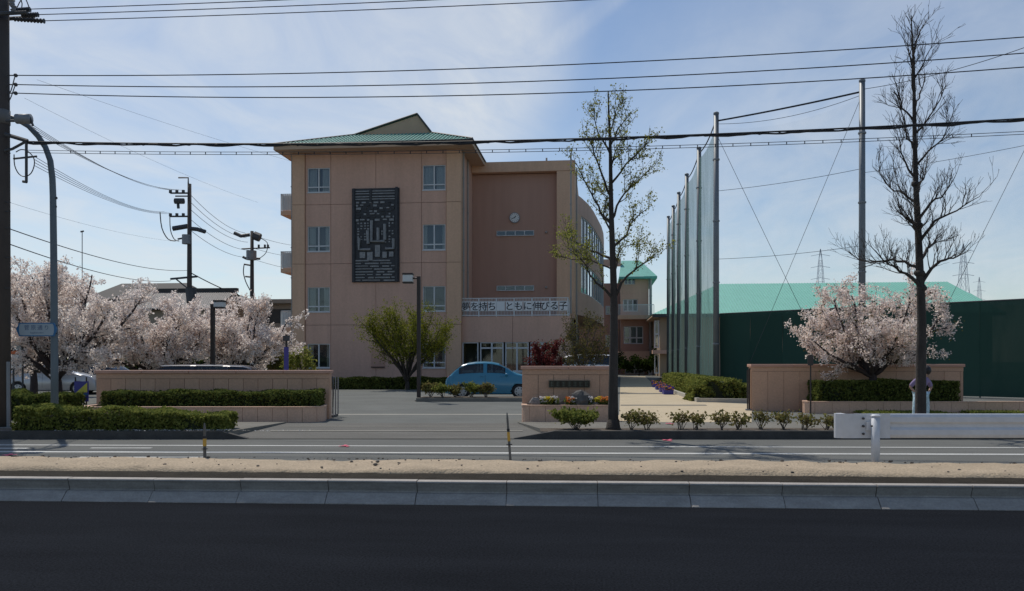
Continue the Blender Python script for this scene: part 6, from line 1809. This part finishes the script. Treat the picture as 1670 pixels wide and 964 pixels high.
# ============================================================ person behind the bare tree
random.seed(5)
DPn = 19.6
pc = cw(la(1502, DPn), DPn, .14)
per = thing("person", "person in lilac top and pale patterned trousers behind the bare tree", "person", pc)
def skin_fig(name, joints, edges, material, parent, sub=2):
    me = bpy.data.meshes.new(name); o0 = ORG[parent.name]
    ks_ = list(joints); me.from_pydata([tuple(joints[k][0]) for k in ks_], [(ks_.index(a), ks_.index(b)) for a, b in edges], [])
    o = bpy.data.objects.new(name, me); COL.objects.link(o)
    md = o.modifiers.new("skin", 'SKIN'); md.use_smooth_shade = True
    for i, k in enumerate(ks_):
        sv = me.skin_vertices[0].data[i]; r = joints[k][1]; sv.radius = r if hasattr(r, '__len__') else (r, r); sv.use_root = (i == 0)
    o.modifiers.new("sub", 'SUBSURF').levels = sub; o.modifiers["sub"].render_levels = sub
    dg = bpy.context.evaluated_depsgraph_get(); dg.update()
    me2 = bpy.data.meshes.new_from_object(o.evaluated_get(dg)); bpy.data.objects.remove(o)
    me2.materials.clear(); me2.materials.append(MATS[material]); me2.polygons.foreach_set("use_smooth", [True] * len(me2.polygons))
    o = bpy.data.objects.new(name, me2); COL.objects.link(o); o.parent = parent; ORG[o.name] = o0
    return o
S = 1.34 / 1.68
def J(x, y, z, r): return (Vector((x * CA - y * SA, x * SA + y * CA, z)) * S, r * S if not hasattr(r, '__len__') else (r[0] * S, r[1] * S))
HT = .055                                    # the head leans to the right
jb = {'pel': J(0, 0, .88, (.135, .10)), 'wai': J(0, 0, 1.02, (.115, .085)), 'che': J(.04, 0, 1.20, (.15, .10)), 'nk0': J(.085, 0, 1.35, (.07, .06)), 'nk1': J(.115, -.005, 1.42, .05), 'hd0': J(.15, -.01, 1.48, (.066, .075)), 'hd1': J(.175, -.005, 1.56, (.078, .09)), 'hd2': J(.19, 0, 1.63, (.05, .06)),
      'hl': J(-.10, 0, .84, .095), 'kl': J(-.17, -.02, .48, .062), 'al': J(-.185, .02, .08, .042), 'tl': J(-.19, -.12, .03, .035),
      'hr': J(.10, 0, .84, .095), 'kr': J(.155, -.02, .48, .062), 'ar': J(.165, .02, .08, .042), 'tr': J(.175, -.12, .03, .035),
      'sl': J(-.13, 0, 1.30, .062), 'el': J(-.30, .06, 1.08, .043), 'wl': J(-.20, -.04, .93, .030), 'sr': J(.205, 0, 1.29, .062), 'er': J(.335, .06, 1.07, .043), 'wr': J(.21, -.04, .92, .030)}
eb = [('pel', 'wai'), ('wai', 'che'), ('che', 'nk0'), ('nk0', 'nk1'), ('nk1', 'hd0'), ('hd0', 'hd1'), ('hd1', 'hd2'), ('pel', 'hl'), ('hl', 'kl'), ('kl', 'al'), ('al', 'tl'), ('pel', 'hr'), ('hr', 'kr'), ('kr', 'ar'), ('ar', 'tr'), ('che', 'sl'), ('sl', 'el'), ('el', 'wl'), ('che', 'sr'), ('sr', 'er'), ('er', 'wr')]
skin_fig("body", jb, eb, "skin", per)
gb = 1.16
def grow(keys, e, mt, nm_): skin_fig(nm_, {k: (jb[k][0], tuple(r * gb + .008 for r in jb[k][1]) if hasattr(jb[k][1], '__len__') else jb[k][1] * gb + .012) for k in keys}, e, mt, per)
grow(['wai', 'che', 'nk0', 'sl', 'el', 'sr', 'er', 'pel'], [('wai', 'che'), ('che', 'nk0'), ('che', 'sl'), ('sl', 'el'), ('che', 'sr'), ('sr', 'er'), ('wai', 'pel')], "blouse", "blouse")
jt = {k: (jb[k][0], tuple(r * 1.2 + .012 for r in jb[k][1]) if hasattr(jb[k][1], '__len__') else jb[k][1] * 1.28 + .014) for k in ('pel', 'hl', 'kl', 'al', 'hr', 'kr', 'ar')}
skin_fig("trousers", jt, [('pel', 'hl'), ('hl', 'kl'), ('kl', 'al'), ('pel', 'hr'), ('hr', 'kr'), ('kr', 'ar')], "trousers", per)
def wp(v): return Vector(pc) + v
hc = wp(J(.178, .012, 1.575, 0)[0])
m = MB(); m.sphere(hc, .104, 14, 10, (.95, 1.05, 1.12), .02); m.sphere(wp(J(.165, .05, 1.50, 0)[0]), .07, 10, 8, (1, .8, 1.2), .03); m.build("hair", "hair", per, True)
# face (turned towards the school), hands with fingers, shoes
def L3(x, y, z): return wp(J(x, y, z, 0)[0])
for s_, w_ in ((-1, 'wl'), (1, 'wr')):
    w0 = jb[w_][0]; m = MB(); base = wp(w0)
    inw = Vector((-s_ * CA, -s_ * SA, 0)); dn_ = Vector((0, 0, -1)); fwv = Vector((SA, -CA, 0))
    m.sphere(base + inw * .03 + dn_ * .02, .036, 9, 6, (1, .8, 1.1))
    for k, ln in enumerate((.058, .066, .062, .05)):
        a = base + inw * .045 + dn_ * (.0 + .017 * k) ; m.tube([a, a + inw * ln * .5 + fwv * .012, a + inw * ln * .85 + dn_ * .012 + fwv * .012], [.0085, .008, .006], 6)
    a = base + inw * .02 + dn_ * -.01; m.tube([a, a + inw * .02 - fwv * .03, a + inw * .04 - fwv * .05], [.010, .009, .006], 6)
    m.build("hand", "skin", per, True)
    x = -.19 if s_ < 0 else .172
    m = MB(); m.sphere(L3(x, -.05, .045), .06, 12, 8, (.8, 2.0, .75)); m.build("shoe", "shoe", per, True)
m = MB()
for e in (-.028, .028): m.sphere(L3(.17 + e, .092, 1.55), .009, 6, 4)
m.build("eyes", "ink", per, True)
m = MB(); m.sphere(L3(.17, .105, 1.525), .014, 6, 5, (.8, 1, 1.5)); m.sphere(L3(.168, .088, 1.49), .018, 8, 4, (1.3, .6, .4)); m.build("nose_and_mouth", "skin", per, True)
m = MB()
for e in (-.085, .085): m.sphere(L3(.172 + e, .0, 1.535), .022, 7, 5, (.5, 1, 1.4))
m.build("ears", "skin", per, True)
